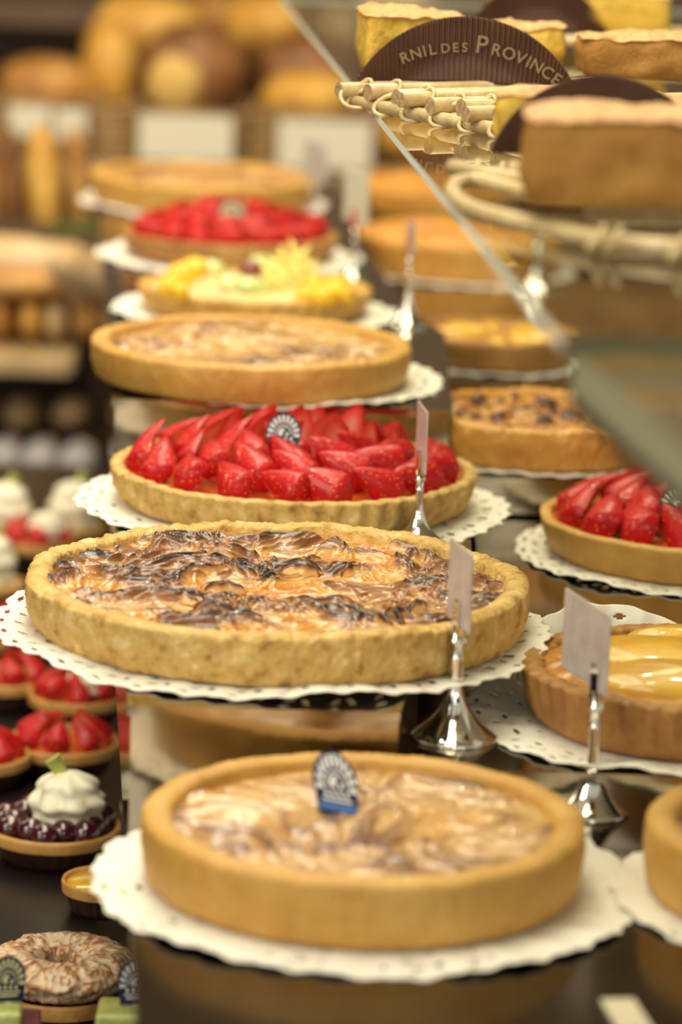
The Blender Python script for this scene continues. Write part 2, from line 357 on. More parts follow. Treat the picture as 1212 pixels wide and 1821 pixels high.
# counter that carries everything
cb = thing('display_counter', 'dark counter base that carries the stepped display', 'counter', (0, 0, 0))
MB().box(-1.2, 0.7, 1.45, 4.30, 0.10, 0.56).build('base_cabinet', M['wood_dark'], cb, False)
edge = [(-0.099, 1.5), (-0.117, 1.948), (-0.137, 1.955), (-0.197, 2.70), (-0.300, 3.92)]
MB().prism([(-1.15, 1.5)] + [(x - 0.004, y) for x, y in edge] + [(-1.15, 3.92)], 0.562, LT - 0.012).build('pastry_plinth', M['wood_dark'], cb, False)
tr = MB().prism([(-1.1, 1.5)] + edge + [(-1.1, 3.92)], LT - 0.012, LT).build('pastry_tray', M['black_tray'], None, False)
tag(tr, 'black tray of small pastries beside the stepped display', 'tray')

# ------------------------------------------------------------------ paper doily
def doily(p, R, label, seed=0, scallops=30, curl=0.004, group='paper doilies under the tarts', lift=0.0, lift_dir=0.0, open_=1.0):
    nt, nr = scallops * 14, 60
    rr = np.concatenate([np.linspace(0.02, 0.62, 6), np.linspace(0.64, 1.0, nr - 6)])
    th = np.arange(nt) * 2 * PI / nt
    Rg, Tg = np.meshgrid(rr, th, indexing='ij')
    rs = np.random.RandomState(seed); ph = rs.rand() * 6
    scal = 1 + 0.022 * np.abs(np.sin(Tg * scallops / 2)) * sm(0.82, 1.0, Rg) - 0.012 * sm(0.82, 1.0, Rg) + 0.006 * np.sin(Tg * scallops * 2) * sm(0.95, 1.0, Rg)
    r = Rg * R * scal
    z = 0.0006 + sm(0.66, 1.0, Rg) * curl * (0.5 + 0.5 * np.sin(5 * Tg + ph) + 0.25 * np.sin(11 * Tg + 2 * ph)) + sm(0.6, 1.0, Rg) * 0.0007 * (1 + np.sin(Tg * scallops))
    if lift: z = z + lift * sm(0.72, 1.08, Rg) * np.clip(np.cos(Tg - lift_dir), 0, 1) ** 4
    V = np.stack([r * np.cos(Tg), r * np.sin(Tg), z], -1)
    F = grid_faces(nr, nt)
    ri = (F[:, 0] // nt); tj = (F[:, 0] % nt)
    rm = (rr[ri] + rr[np.minimum(ri + 1, nr - 1)]) / 2
    cell = ((tj % 14) + 0.5) / 14.0
    cell2 = ((tj + 7) % 14 + 0.5) / 14.0
    def hole(cr, hr, hw, c, slant=0.0):
        cc = c + slant * (rm - cr) / hr
        return ((rm - cr) / hr) ** 2 + ((cc - 0.5) / hw) ** 2 < 1
    k = (tj // 14)
    kk = np.random.RandomState(seed + 40).rand(400)[k] 
    cut = (hole(0.955, 0.010, 0.13, cell)) | (hole(0.90, 0.026, 0.075, cell2)) | (hole(0.895, 0.018, 0.075, np.mod(cell2 + 0.34, 1), 0.1) & (kk < 0.8)) | (hole(0.835, 0.013, 0.12, cell) & (kk > 0.25))
    cut |= hole(0.765, 0.026, 0.085, cell2, 0.14) & (kk < 0.6)
    cut |= hole(0.715, 0.011, 0.10, cell) & (kk > 0.6)
    if open_ < 1: cut &= np.random.RandomState(seed + 90).rand(400)[k] < open_
    o = mesh('paper_doily', V, F[~cut], M['paper'], None, True)
    o.location = p; o.rotation_euler = (0, 0, rs.rand() * 6)
    if lift: o.rotation_euler = (0, 0, 0)
    s = o.modifiers.new('paper_thickness', 'SOLIDIFY'); s.thickness = 0.0007; s.offset = 1
    return tag(o, label, 'doily', group)

# ------------------------------------------------------------------ tart crust and fillings
def crust(parent, R, H, m, wall=0.014, flute=0, seed=0, rough=0.0016, lean=0.012, slump=0.0, nt=None):
    # closed shell: outer wall, rounded rim, inner wall down to the filling
    nt = nt or (flute * 10 if flute else 640)
    prof = [(0.0, 0.0), (0.5, 0.0), (0.9, 0.0), (0.985, 0.001)]
    out = [(R * a - lean * 1.0, b) for a, b in prof[1:]]
    P_ = [(0.001, 0.0)] + out
    nwall = 14
    for i in range(1, nwall + 1):
        t = i / nwall; P_.append((R - lean * (1 - t) + 0.0022 * math.sin(PI * t), H * 0.92 * t + 0.001))
    for i in range(1, 12):
        a = PI * i / 11; P_.append((R - wall / 2 + wall / 2 * math.cos(a), H * 0.925 + 0.0035 * math.sin(a) * (wall / 0.014)))
    P_.append((R - wall - 0.001, H * 0.80)); P_.append((R - wall - 0.003, H * 0.62))
    prof = np.array(P_); nr = len(prof)
    th = np.arange(nt) * 2 * PI / nt
    rg = np.repeat(prof[:, :1], nt, 1); zg = np.repeat(prof[:, 1:], nt, 1); tg = np.repeat(th[None], nr, 0)
    hf = np.clip(zg / H, 0, 1)
    s = seed * 3.7
    x, y = np.cos(tg), np.sin(tg)
    n1 = pn(x * 3 + s, y * 3, zg * 30 + s); n2 = pn(x * R * 110 + s, y * R * 110, zg * 110); n3 = pn(x * R * 320, y * R * 320 + s, zg * 320)
    ed = sm(0.6 * R, 0.9 * R, rg)
    rg = rg + ed * (rough * 0.9 * n1 + rough * 0.45 * n2 + rough * 0.55 * n3) * (hf > 0.001)
    zg = zg + sm(0.5, 1.0, hf) * (rough * 1.2 * pn(x * 3 + 9 + s, y * 3) + rough * 0.5 * n2 + rough * 0.4 * n3) + slump * hf * pn(x * 1.2 + s, y * 1.2)
    if flute:
        rg = rg + 0.0016 * np.cos(tg * flute) * sm(0.05, 0.3, hf) * (1 - sm(0.97, 1.0, hf) * 0.4) * (rg > R - wall * 0.6 - lean)
    V = np.stack([rg * np.cos(tg), rg * np.sin(tg), zg], -1)
    return mesh('crust', V, grid_faces(nr, nt), m, parent)
def filling(parent, R, z0, m, kind='pale', seed=0, nr=70, nt=300, amp=1.0, fs=1.0):
    r = np.linspace(0.003, 1.0, nr); th = np.arange(nt) * 2 * PI / nt
    rg, tg = np.meshgrid(r, th, indexing='ij')
    x, y = rg * np.cos(tg) * fs, rg * np.sin(tg) * fs; s = seed * 5.3 + 1
    wx, wy = pn(x * 2.3 + s, y * 2.3, 1.3 + s), pn(x * 2.3, y * 2.3 + s, 7.7)
    qx, qy = x + 0.30 * wx, y + 0.30 * wy
    qx2, qy2 = qx + 0.08 * pn(x * 7 + s, y * 7, 3.1), qy + 0.08 * pn(x * 7, y * 7 + s, 5.2)
    big = pn(x * 2.2 + s, y * 2.2 + s, 0.5)
    fq = 0.8 if kind == 'big' else 1.0
    rid = 1 - 2.2 * np.abs(pn(qx2 * 4.2 * fq + s, qy2 * 6.2 * fq, 0.4 + s))
    fine = 1 - 2.2 * np.abs(pn(qx2 * 11 + s, qy2 * 17, 2.1))
    tiny = pn(qx2 * 40, qy2 * 46, s)
    edge = sm(0.86, 1.0, rg)
    if kind == 'big':
        st = 1 - 2.2 * np.abs(pn(qx2 * 8 + 2.5 * wy + s, qy2 * 30 + 3 * wx, 6.1)); h = 0.0047 * rid * sm(-0.6, 0.5, big + rid * 0.3) + 0.0026 * fine * sm(-0.3, 0.6, rid) + 0.0014 * st * sm(-0.5, 0.3, rid) + 0.0008 * tiny + 0.004 * big
        dk = sm(0.10, 0.50, pn(x * 3.0, y * 3.4 + s, 2.2)); amb = sm(-0.02, 0.30, pn(x * 3.2 + 8, y * 3.6 + s, 5.5)) * (1 - 0.8 * dk); st2 = 1 - 2.2 * np.abs(pn(qx2 * 16 + 3 * wy + s, qy2 * 40 + 4 * wx, 1.7))
        h = h * (1 - 0.6 * amb) - 0.002 * amb
        b = (1 - amb) * (0.40 + 0.22 * st + 0.12 * st2 + 0.10 * fine + 0.16 * rid) + amb * (0.03 + 0.09 * st + 0.07 * fine) + 0.27 * dk * sm(0.0, 0.9, st * 0.5 + rid * 0.5) + 0.30 * sm(0.75, 1.0, rid) * sm(0.3, 0.9, fine) + 0.05 * tiny
        b = b + 0.30 * edge * sm(-0.2, 0.4, pn(tg * 2.2, rg * 3 + s))
    elif kind == 'dark':
        lump = sm(0.05, 0.55, pn(x * 6 + s, y * 6, s)); h = 0.007 * lump + 0.002 * fine + 0.001 * tiny
        b = 0.22 + 0.62 * lump * sm(-0.4, 0.3, pn(x * 3, y * 3 + s)) + 0.3 * sm(0.4, 1, fine) * rid + 0.15 * edge
    elif kind == 'amber':
        h = 0.003 * rid + 0.0015 * fine; b = 0.3 + 0.35 * sm(0.3, 1, rid) + 0.3 * big
    else:
        h = 0.0045 * rid * sm(-0.5, 0.5, big) + 0.002 * fine + 0.0006 * tiny + 0.003 * big
        b = 0.42 + 0.30 * sm(0.55, 1.0, rid + 0.2 * fine) + 0.40 * pn(x * 2.4 + s, y * 2.4, 4 + s) + 0.12 * sm(0.4, 1, fine) - 0.42 * sm(0.35, 0.62, pn(x * 2.6, y * 2.6 + s, 9.0)) + 0.25 * edge * sm(-0.1, 0.4, pn(tg * 2, s))
    z = z0 + amp * h * (1 - edge * 0.4)
    V = np.stack([x * R / fs, y * R / fs, z], -1)
    return mesh('filling', V, grid_faces(nr, nt), m, parent, True, None, {'burn': np.clip(b, 0, 1)})

# strawberry pieces: half berries, shared meshes
def berry_mesh(Ln, w, seed, frac=1.0):
    nt, nph = 18, 14
    rs = np.random.RandomState(seed)
    t = np.linspace(0, 1, nt); rad = w * np.clip(1 - t ** 1.6, 0, 1) ** 0.76 * np.clip(t / 0.22, 0, 1) ** 0.5 * 1.12
    rad[0] = w * 0.05; rad[-1] = w * 0.03
    V, F, mi, core = [], [], [], []
    ph = np.linspace(0, PI * frac, nph)
    for i in range(nt):
        for a in ph:
            k = 1 + 0.05 * pn(math.cos(a) * 2 + seed, math.sin(a) * 2, t[i] * 3)
            V.append((Ln * (t[i] - 0.45), rad[i] * k * math.sin(a), rad[i] * k * math.cos(a))); core.append(0)
    F += grid_faces(nt, nph, False).tolist(); mi += [0] * len(F)
    off = len(V); nc = 7
    a0, a1 = ph[0], ph[-1]
    for i in range(nt):
        p0 = np.array([rad[i] * math.sin(a0), rad[i] * math.cos(a0)]); p1 = np.array([rad[i] * math.sin(a1), rad[i] * math.cos(a1)])
        for j in range(nc):
            u = j / (nc - 1); q = p0 * (1 - u) + p1 * u
            e = 1 - abs(2 * u - 1)
            V.append((Ln * (t[i] - 0.45), q[0] + 0.0006 * e, q[1])); core.append((0.25 + 0.75 * e) * math.sin(PI * min(1, 0.08 + t[i])) ** 0.7 * 0.9)
    g = grid_faces(nt, nc, False, off)[:, ::-1].tolist(); F += g; mi += [1] * len(g)
    me = bpy.data.meshes.new('strawberry_slice'); me.from_pydata([tuple(v) for v in V], [], F)
    me.materials.append(M['skin']); me.materials.append(M['cut'])
    me.polygons.foreach_set('material_index', np.array(mi, dtype=np.int32)); me.polygons.foreach_set('use_smooth', np.full(len(F), True))
    a = me.attributes.new('core', 'FLOAT', 'POINT'); a.data.foreach_set('value', np.array(core, dtype=np.float32))
    me.update(); return me
BERRY = [berry_mesh(0.043, 0.0140, 1), berry_mesh(0.039, 0.0145, 2, 0.85), berry_mesh(0.046, 0.0132, 3, 0.8), berry_mesh(0.041, 0.0140, 4, 0.9)]
def frame_m(X, Y):         # rotation with local x along X and local y near Y
    X = X.normalized(); Z = X.cross(Y).normalized(); Yn = Z.cross(X)
    return Matrix((X, Yn, Z)).transposed().to_4x4()
def berries(parent, rings, z0, rs, scale=1.0):
    for (rad, n, lift, up, ph0, inward) in rings:
        for k in range(n):
            a = ph0 + 2 * PI * k / n + rs.uniform(-0.06, 0.06)
            out = Vector((math.cos(a), math.sin(a), 0)); tan = Vector((-math.sin(a), math.cos(a), 0))
            sgn = -1.0
            bk = float(sm(-0.3, 0.6, math.sin(a) - 0.5 * math.cos(a)))
            X = tan * (0.75 * sgn * (1 - 0.35 * bk)) + Vector((0, 0, 0.28 * bk)) - out * inward + Vector((0, 0, up)) + Vector(rs.uniform(-0.2, 0.2, 3).tolist())
            Yv = out * 0.85 + Vector((0, 0, 0.25 - 0.2 * bk + rs.uniform(-0.2, 0.25))) + tan * rs.uniform(-0.25, 0.25)
            o = bpy.data.objects.new('strawberry_slice', BERRY[rs.randint(4)]); link(o, parent)
            mt = frame_m(X, Yv)
            sc_ = scale * rs.uniform(0.92, 1.1)
            o.matrix_local = Matrix.Translation(out * rad + Vector((0, 0, z0 + lift + rs.uniform(-0.001, 0.002)))) @ mt @ Matrix.Scale(sc_, 4)

def emblem(parent, w, h, foil):    # sun-ray crest over a small portrait arch, raised foil on a navy label
    b = MB(); e = 0.0004
    n = 11
    cx, cy = 0.0, h * 0.42
    def quad(a0, a1, r0, r1):
        V = []
        for a, r in ((a0, r0), (a1, r0), (a1, r1), (a0, r1)):
            V.append((cx + w * 0.5 * r * math.cos(a), -e, cy + (h - cy) * r * math.sin(a)))
        b.add(V, [[0, 1, 2, 3]])
    for i in range(n):
        a = -0.18 + (PI + 0.36) * (i + 0.5) / n; d = (PI + 0.36) / n * 0.38
        quad(a - d * 0.8, a + d * 0.8, 0.56, 0.90)
    for i in range(14):
        a0 = PI * i / 14; quad(a0, a0 + PI / 14, 0.40, 0.46)
    def poly(pts): b.add([(w * x, -e, h * z) for x, z in pts], [list(range(len(pts)))])
    poly([(-0.14, 0.42), (-0.02, 0.40), (-0.02, 0.52), (0.06, 0.55), (0.0, 0.60), (-0.10, 0.57), (-0.15, 0.50)])
    poly([(0.05, 0.40), (0.13, 0.40), (0.14, 0.48), (0.08, 0.50)])
    for k in range(4): poly([(-0.27 + 0.15 * k, 0.27), (-0.20 + 0.15 * k, 0.27), (-0.20 + 0.15 * k, 0.36), (-0.27 + 0.15 * k, 0.36)])
    poly([(-0.32, 0.20), (0.32, 0.20), (0.33, 0.235), (-0.33, 0.235)])
    poly([(-0.24, 0.12), (0.24, 0.12), (0.27, 0.16), (-0.27, 0.16)])
    return b.build('emblem', foil, parent, False)
def pick(p, w, h, label, rz=0.0, tilt=0.0, foil='silver', oval=True, band=None, roll=0.0):
    t = thing('logo_pick', label, 'logo pick', p, 0, None, (tilt, roll, rz))
    pts = []
    if oval:
        for i in range(40):
            a = 2 * PI * i / 40; pts.append((w / 2 * math.cos(a) * (1 - 0.08 * math.sin(a)), h / 2 + h / 2 * math.sin(a)))
    else:
        pts = [(-w * 0.42, 0), (w * 0.42, 0), (w * 0.5, h * 0.5)] + [(w / 2 * math.cos(PI * i / 20), h * 0.5 + h * 0.5 * math.sin(PI * i / 20)) for i in range(1, 20)] + [(-w * 0.5, h * 0.5)]
    n = len(pts); th = 0.0008
    V = [(x, 0, z) for x, z in pts] + [(x, th, z) for x, z in pts]
    mesh('label_plate', V, [list(range(n)), list(range(n, 2 * n))[::-1]] + [[i, n + i, n + (i + 1) % n, (i + 1) % n] for i in range(n)], M['navy'], t, False)
    emblem(t, w, h, M[foil])
    if band:
        MB().box(-w * 0.40, w * 0.40, -0.0006, 0, 0.002, h * 0.17).build('colour_band', band, t, False)
    MB().box(-0.002, 0.002, 0.0001, 0.0009, -0.012, 0.004).build('spike', M['card'], t, False)
    return t

# ------------------------------------------------------------------ the tarts, left column
def big_tart(name, p, R, H, label, m_crust, m_fill, kind, seed, cat='tart', flute=0, wall=0.016, zf=0.80, amp=1.0, rough=0.0016, nr=70, nt=300, lean=0.012, fs=1.0):
    t = thing(name, label, cat, (p.x, p.y, p.z + 0.0016))
    crust(t, R, H, m_crust, wall, flute, seed, rough, lean)
    filling(t, R - wall * 0.8, H * zf, m_fill, kind, seed, nr, nt, amp, fs)
    return t

pf = P(642, 1570, L0); Rf = m_at(pf, 392)
doily(Vector((pf.x + 0.003, pf.y - 0.003, L0)), Rf * 1.235, 'paper doily under the nearest custard tart', 1, 28, 0.003, open_=0.3)
tf = big_tart('custard_tart', pf, Rf, 0.0395, 'nearest pale custard tart with smooth golden wall and label on top', M['crust_smooth'], M['fill_pale'], 'pale', 3, wall=0.017, rough=0.0010, amp=0.8, nr=90, nt=360, lean=0.004, fs=0.55)
pick(Vector((pf.x - 0.014, pf.y + 0.012, L0 + 0.036)), 0.028, 0.047, 'dark arched label pick leaning on the nearest custard tart', 0.30, -0.95, 'silver', False, plain('blue_band', (0.05, 0.13, 0.36), 0.4), 0.25)

pb = P(490, 1118, L1); Rb = m_at(pb, 444)
doily(Vector((pb.x - 0.003, pb.y, L1)), Rb * 1.115, 'paper doily under the burnt apple tart', 2, 36, 0.005)
tb = big_tart('apple_tart', pb, Rb, 0.0345, 'large apple tart with burnt dark ridges and amber glaze', M['crust'], M['fill_big'], 'big', 1, wall=0.015, rough=0.0026, nr=230, nt=760, zf=0.80, lean=0.006)
def apple_slices(parent, R, z0, spots, seed):
    rs = np.random.RandomState(seed)
    mats = attr_mat('browned_apple_slice', [(0.0, (0.70, 0.44, 0.15)), (0.4, (0.62, 0.31, 0.07)), (0.7, (0.30, 0.11, 0.03)), (0.95, (0.03, 0.012, 0.008))], jitter=0.3, jscale=120)
    for (a, r, yaw, n, up) in spots:
        for k in range(n):
            Ln, wd = rs.uniform(0.022, 0.034), rs.uniform(0.010, 0.015)
            nu, nv = 16, 6
            u, v = np.meshgrid(np.linspace(0, 1, nu), np.linspace(0, 1, nv), indexing='ij')
            arc = (u - 0.5) * 2
            wloc = wd * np.sqrt(np.clip(1 - arc ** 2 * 0.96, 0, 1))
            X = Ln * 0.5 * arc; Z = v * wloc * 0.75 + 0.0012 * pn(u * 5 + k, v * 3, a); Y = 0.004 * arc ** 2 + v * wloc * 0.55 * (1 - 0.4 * v) + 0.0012 * pn(u * 6, v * 4 + k, a * 3)
            burn = 0.22 + 0.75 * sm(0.40, 0.95, v + 0.35 * pn(u * 4 + k, a * 7))
            V = np.stack([X, Y, Z], -1)
            o = mesh('apple_slice', V, grid_faces(nu, nv, False), mats, parent, True, None, {'burn': burn})
            s = o.modifiers.new('thickness', 'SOLIDIFY'); s.thickness = 0.0015
            d = k * 0.0048
            cx, cy = R * r * math.cos(a) + d * -math.sin(yaw), R * r * math.sin(a) + d * math.cos(yaw)
            o.location = (cx, cy, z0 - 0.003 + up); o.rotation_euler = (rs.uniform(-0.2, 0.2), rs.uniform(-0.15, 0.15), yaw + rs.uniform(-0.12, 0.12))
rs_ = np.random.RandomState(11)
apple_slices(tb, Rb, 0.0275, [(rs_.uniform(0, 6.28), math.sqrt(rs_.uniform(0.03, 0.62)), rs_.uniform(-1.2, 1.2), rs_.randint(2, 5), rs_.uniform(-0.003, 0.001)) for _ in range(14)], 5)

ps = P(520, 897, L1); Rs = m_at(ps, 323)
def straw_tart(p, R, H, label, rings, seed, m=None, flute=52, scale=1.0, dl=None, dR=1.2, dseed=3):
    if dl: doily(Vector((p.x, p.y, p.z)), R * dR, dl, dseed, 32, 0.003)
    t = thing('strawberry_tart', label, 'tart', (p.x, p.y, p.z + 0.0016))
    crust(t, R, H, m or M['crust_brown'], 0.009, flute, seed, 0.0009, 0.010)
    filling(t, R - 0.007, H * 0.80, M['glaze'], 'amber', seed, 30, 120, 0.5)
    berries(t, rings, H * 0.80 + 0.006, np.random.RandomState(seed), scale)
    return t
ts = straw_tart(ps, Rs, 0.030, 'large strawberry tart in sharp focus on a wide doily', [(Rs * 0.785, 18, 0.005, 0.36, 0.1, 0.28), (Rs * 0.55, 14, 0.010, 0.46, 0.3, 0.30), (Rs * 0.32, 8, 0.012, 0.60, 0.0, 0.30), (Rs * 0.10, 3, 0.012, 0.5, 0.2, 0.2)], 3, M['crust'], scale=1.14, dl='lacy paper doily under the large strawberry tart', dR=1.19, dseed=4)
pk = PD(503, 802, ps.y - 0.036)
pick(pk, m_at(pk, 64), m_at(pk, 68), 'navy and silver oval label pick on the large strawberry tart', 0.12, -0.12, 'silver', True)

pc = P(445, 676, L2); Rc = m_at(pc, 284)
doily(Vector((pc.x + 0.022, pc.y + 0.010, L2)), Rc * 1.04, 'paper doily under the custard tart behind the strawberry tart', 5, 32, 0.003)
big_tart('custard_tart', pc, Rc, 0.0325, 'brown glazed custard tart standing behind the large strawberry tart', M['crust_smooth'], M['fill_pale'], 'pale', 8, wall=0.015, fs=0.75, amp=1.1, rough=0.0012, lean=0.006)

py_ = P(452, 556, L2); Ry = m_at(py_, 206)
doily(Vector((py_.x, py_.y, L2)), Ry * 1.23, 'paper doily under the mixed fruit tart', 6, 28, 0.004)
ty = thing('fruit_tart', 'mixed fruit tart with yellow pineapple, mango and kiwi', 'tart', (py_.x, py_.y, L2 + 0.0016))
crust(ty, Ry, 0.025, M['crust_smooth'], 0.010, 40, 4, 0.0009, 0.010)
filling(ty, Ry - 0.008, 0.0215, M['custard'], 'amber', 4, 30, 120, 0.6)
def blob(name, parent, loc, sx, sy, sz, m, seed=0, rot=(0, 0, 0), sq=2.0, namp=0.08, n=16):
    th = np.linspace(0, PI, n); ph = np.arange(2 * n) * PI / n
    T, Ph = np.meshgrid(th, ph, indexing='ij')
    f = lambda c: np.sign(c) * np.abs(c) ** (2 / sq)
    x, y, z = f(np.sin(T)) * f(np.cos(Ph)), f(np.sin(T)) * f(np.sin(Ph)), f(np.cos(T))
    k = 1 + namp * pn(x * 1.7 + seed, y * 1.7, z * 1.7 + seed) + namp * 0.4 * pn(x * 5 + seed, y * 5, z * 5)
    V = np.stack([x * sx * k, y * sy * k, z * sz * k], -1)
    o = mesh(name, V, grid_faces(n, 2 * n)[:, ::-1], m, parent)
    o.location = loc; o.rotation_euler = rot
    return o
rs = np.random.RandomState(2)
def on_fruit(px, py, lift):   # a point over the fruit tart's top, local
    q = P(px, py, L2 + 0.025 + lift); return (q.x - py_.x, q.y - py_.y, 0.0235 + lift)
for px, py, s in ((322, 492, 1.2), (345, 480, 1.1), (300, 512, 0.9), (318, 521, 0.8)):
    blob('mango_cube', ty, on_fruit(px, py, 0.006), 0.011 * s, 0.011 * s, 0.010 * s, M['mango'], px, (0.2, 0.3, px), 3.2)
for px, py in ((562, 512), (590, 516), (545, 528), (612, 526), (575, 530), (602, 508)):
    blob('mango_cube', ty, on_fruit(px, py, 0.004), 0.012, 0.010, 0.009, M['mango'], px, (0.2, 0.1, px), 3.0)
for px, py, a in ((420, 503, 0.2), (455, 508, 0.5), (372, 476, 0.3), (470, 470, 0.2)):
    blob('kiwi_slice', ty, on_fruit(px, py, 0.006), 0.017, 0.012, 0.004, M['kiwi'], px, (0.6, 0.1, a), 2.2)
blob('fig_piece', ty, on_fruit(446, 482, 0.010), 0.012, 0.010, 0.011, plain('fig_red', (0.20, 0.03, 0.02), 0.3, coat=0.6), 3)
for px, py, sz, yw in ((508, 478, 0.024, 0.2), (528, 470, 0.026, 0.6), (545, 490, 0.021, 1.0), (490, 494, 0.017, 0.0)):
    b = MB()
    for k in range(7):
        a = 2 * PI * k / 7
        tip = Vector((math.cos(a) * sz, 0.004 * (k % 2), math.sin(a) * sz))
        b.tube([Vector((0, 0, 0)), tip * 0.5, tip], [0.0052, 0.0042, 0.0008], 6)
    o = b.build('pineapple_piece', M['pineapple'], ty); o.location = on_fruit(px, py, 0.012); o.rotation_euler = (-0.3, 0, yw * 0.5)

p2 = P(408, 458, L2); R2_ = m_at(p2, 190)
straw_tart(p2, R2_, 0.026, 'blurred strawberry tart behind the mixed fruit tart', [(R2_ * 0.78, 19, 0.004, 0.3, 0.1, 0.3), (R2_ * 0.54, 13, 0.012, 0.34, 0.3, 0.3), (R2_ * 0.27, 8, 0.020, 0.4, 0.0, 0.3)], 6, M['crust_brown'], 44, 0.95, 'paper doily under the blurred strawberry tart', 1.25, 7)
pk2 = PD(412, 403, p2.y - 0.05)
pick(pk2, m_at(pk2, 48), m_at(pk2, 48), 'round gold label pick on the blurred strawberry tart behind', 0.1, -0.15, 'gold_foil', True)

pz = P(362, 362, L2); Rz = m_at(pz, 200)
doily(Vector((pz.x, pz.y, L2)), Rz * 1.10, 'paper doily under the farthest tart of the row', 8, 28, 0.003)
big_tart('custard_tart', pz, Rz, 0.0335, 'farthest custard tart of the row, below the white bread cards', M['crust_smooth'], M['fill_pale'], 'pale', 12, wall=0.015, lean=0.006)

# ------------------------------------------------------------------ the tarts, right column
pr0 = P(1478, 1600, L0); Rr0 = m_at(pr0, 336)
doily(Vector((pr0.x, pr0.y, L0)), Rr0 * 1.17, 'paper doily at the lower right edge, under the half hidden tart', 9, 28, 0.003, open_=0.25)
big_tart('custard_tart', pr0, Rr0, 0.044, 'half hidden brown tart at the lower right edge', M['crust_smooth'], M['fill_pale'], 'pale', 15, wall=0.017, rough=0.001, lean=0.004)

pa = P(1226, 1288, R1); Ra = m_at(pa, 300)
doily(Vector((pa.x - 0.006, pa.y + 0.004, R1)), Ra * 1.26, 'paper doily curling up behind the peach tart', 10, 26, 0.005, lift=0.046, lift_dir=1.95)
ta = thing('peach_tart', 'glossy yellow peach tart on the right behind the grey price card', 'tart', (pa.x, pa.y, R1 + 0.0016))
crust(ta, Ra, 0.0385, M['crust_brown'], 0.012, 46, 9, 0.0013, 0.010)
filling(ta, Ra - 0.009, 0.033, M['fill_amber'], 'pale', 9, 40, 160, 0.8)
for i, (x, y, L_, W_, a) in enumerate(((-0.012, -0.040, 0.058, 0.030, 0.05), (-0.020, 0.022, 0.056, 0.028, -0.06), (0.062, -0.020, 0.022, 0.030, 0.3), (0.060, 0.030, 0.026, 0.026, -0.2), (0.0, 0.066, 0.040, 0.014, 0.1))):
    blob('peach_slice', ta, (x, y, 0.0335), L_, W_, 0.013, M['peach'], i * 3.3, (0.12, 0, a), 2.4, 0.05, 20)

p3 = P(1240, 990, R1); R3 = m_at(p3, 283)
straw_tart(p3, R3, 0.031, 'strawberry tart at the right edge with a smooth thick crust', [(R3 * 0.72, 16, 0.005, 0.5, 0.2, 0.5), (R3 * 0.46, 11, 0.010, 0.55, 0.5, 0.5), (R3 * 0.18, 6, 0.014, 0.5, 0.0, 0.3)], 9, M['crust_smooth'], 0, 1.3, 'paper doily under the strawberry tart at the right edge', 1.14, 11)
pk3 = PD(1194, 924, p3.y - 0.065)
pick(pk3, m_at(pk3, 66), m_at(pk3, 66), 'gold and navy oval label pick on the right strawberry tart', -0.2, -0.35, 'gold_foil', True, None, 0.35)

pn_ = P(958, 806, R2); Rn = m_at(pn_, 208)
doily(Vector((pn_.x, pn_.y, R2)), Rn * 1.09, 'paper doily under the nut tart', 12, 26, 0.002)
big_tart('nut_tart', pn_, Rn, 0.037, 'dark glossy nut tart below the corner of the glass shelf', M['crust_orange'], M['fill_dark'], 'dark', 5, wall=0.011, rough=0.0022, zf=0.84, nr=100, nt=300, lean=0.004)
pp = P(880, 645, R2); Rp = m_at(pp, 146)
doily(Vector((pp.x, pp.y, R2)), Rp * 1.12, 'paper doily under the small glazed tart', 13, 22, 0.002)
tp = big_tart('pear_tart', pp, Rp, 0.030, 'small glazed pear tart between two price stands', M['crust_brown'], M['fill_amber'], 'pale', 6, wall=0.009, lean=0.008)
for i in range(8):
    a = 2 * PI * i / 8
    blob('pear_slice', tp, (Rp * 0.48 * math.cos(a), Rp * 0.48 * math.sin(a), 0.0255), 0.027, 0.012, 0.007, M['peach'], i, (0.2, 0, a), 2.2, 0.06, 14)
po = P(812, 482, R2); Ro = m_at(po, 182)
doily(Vector((po.x, po.y, R2)), Ro * 1.16, 'paper doily under the larger orange glazed tart', 14, 26, 0.003)
big_tart('orange_tart', po, Ro, 0.044, 'larger orange glazed tart seen through the glass shelf', M['crust_orange'], M['fill_amber'], 'amber', 7, wall=0.012, amp=1.6, zf=0.9, lean=0.006)
po2 = P(770, 384, R2); Ro2 = m_at(po2, 150)
big_tart('orange_tart', po2, Ro2, 0.044, 'smaller orange tart farther back under the glass shelf', M['crust_orange'], M['fill_amber'], 'amber', 17, wall=0.012, amp=1.4, zf=0.9, lean=0.006)

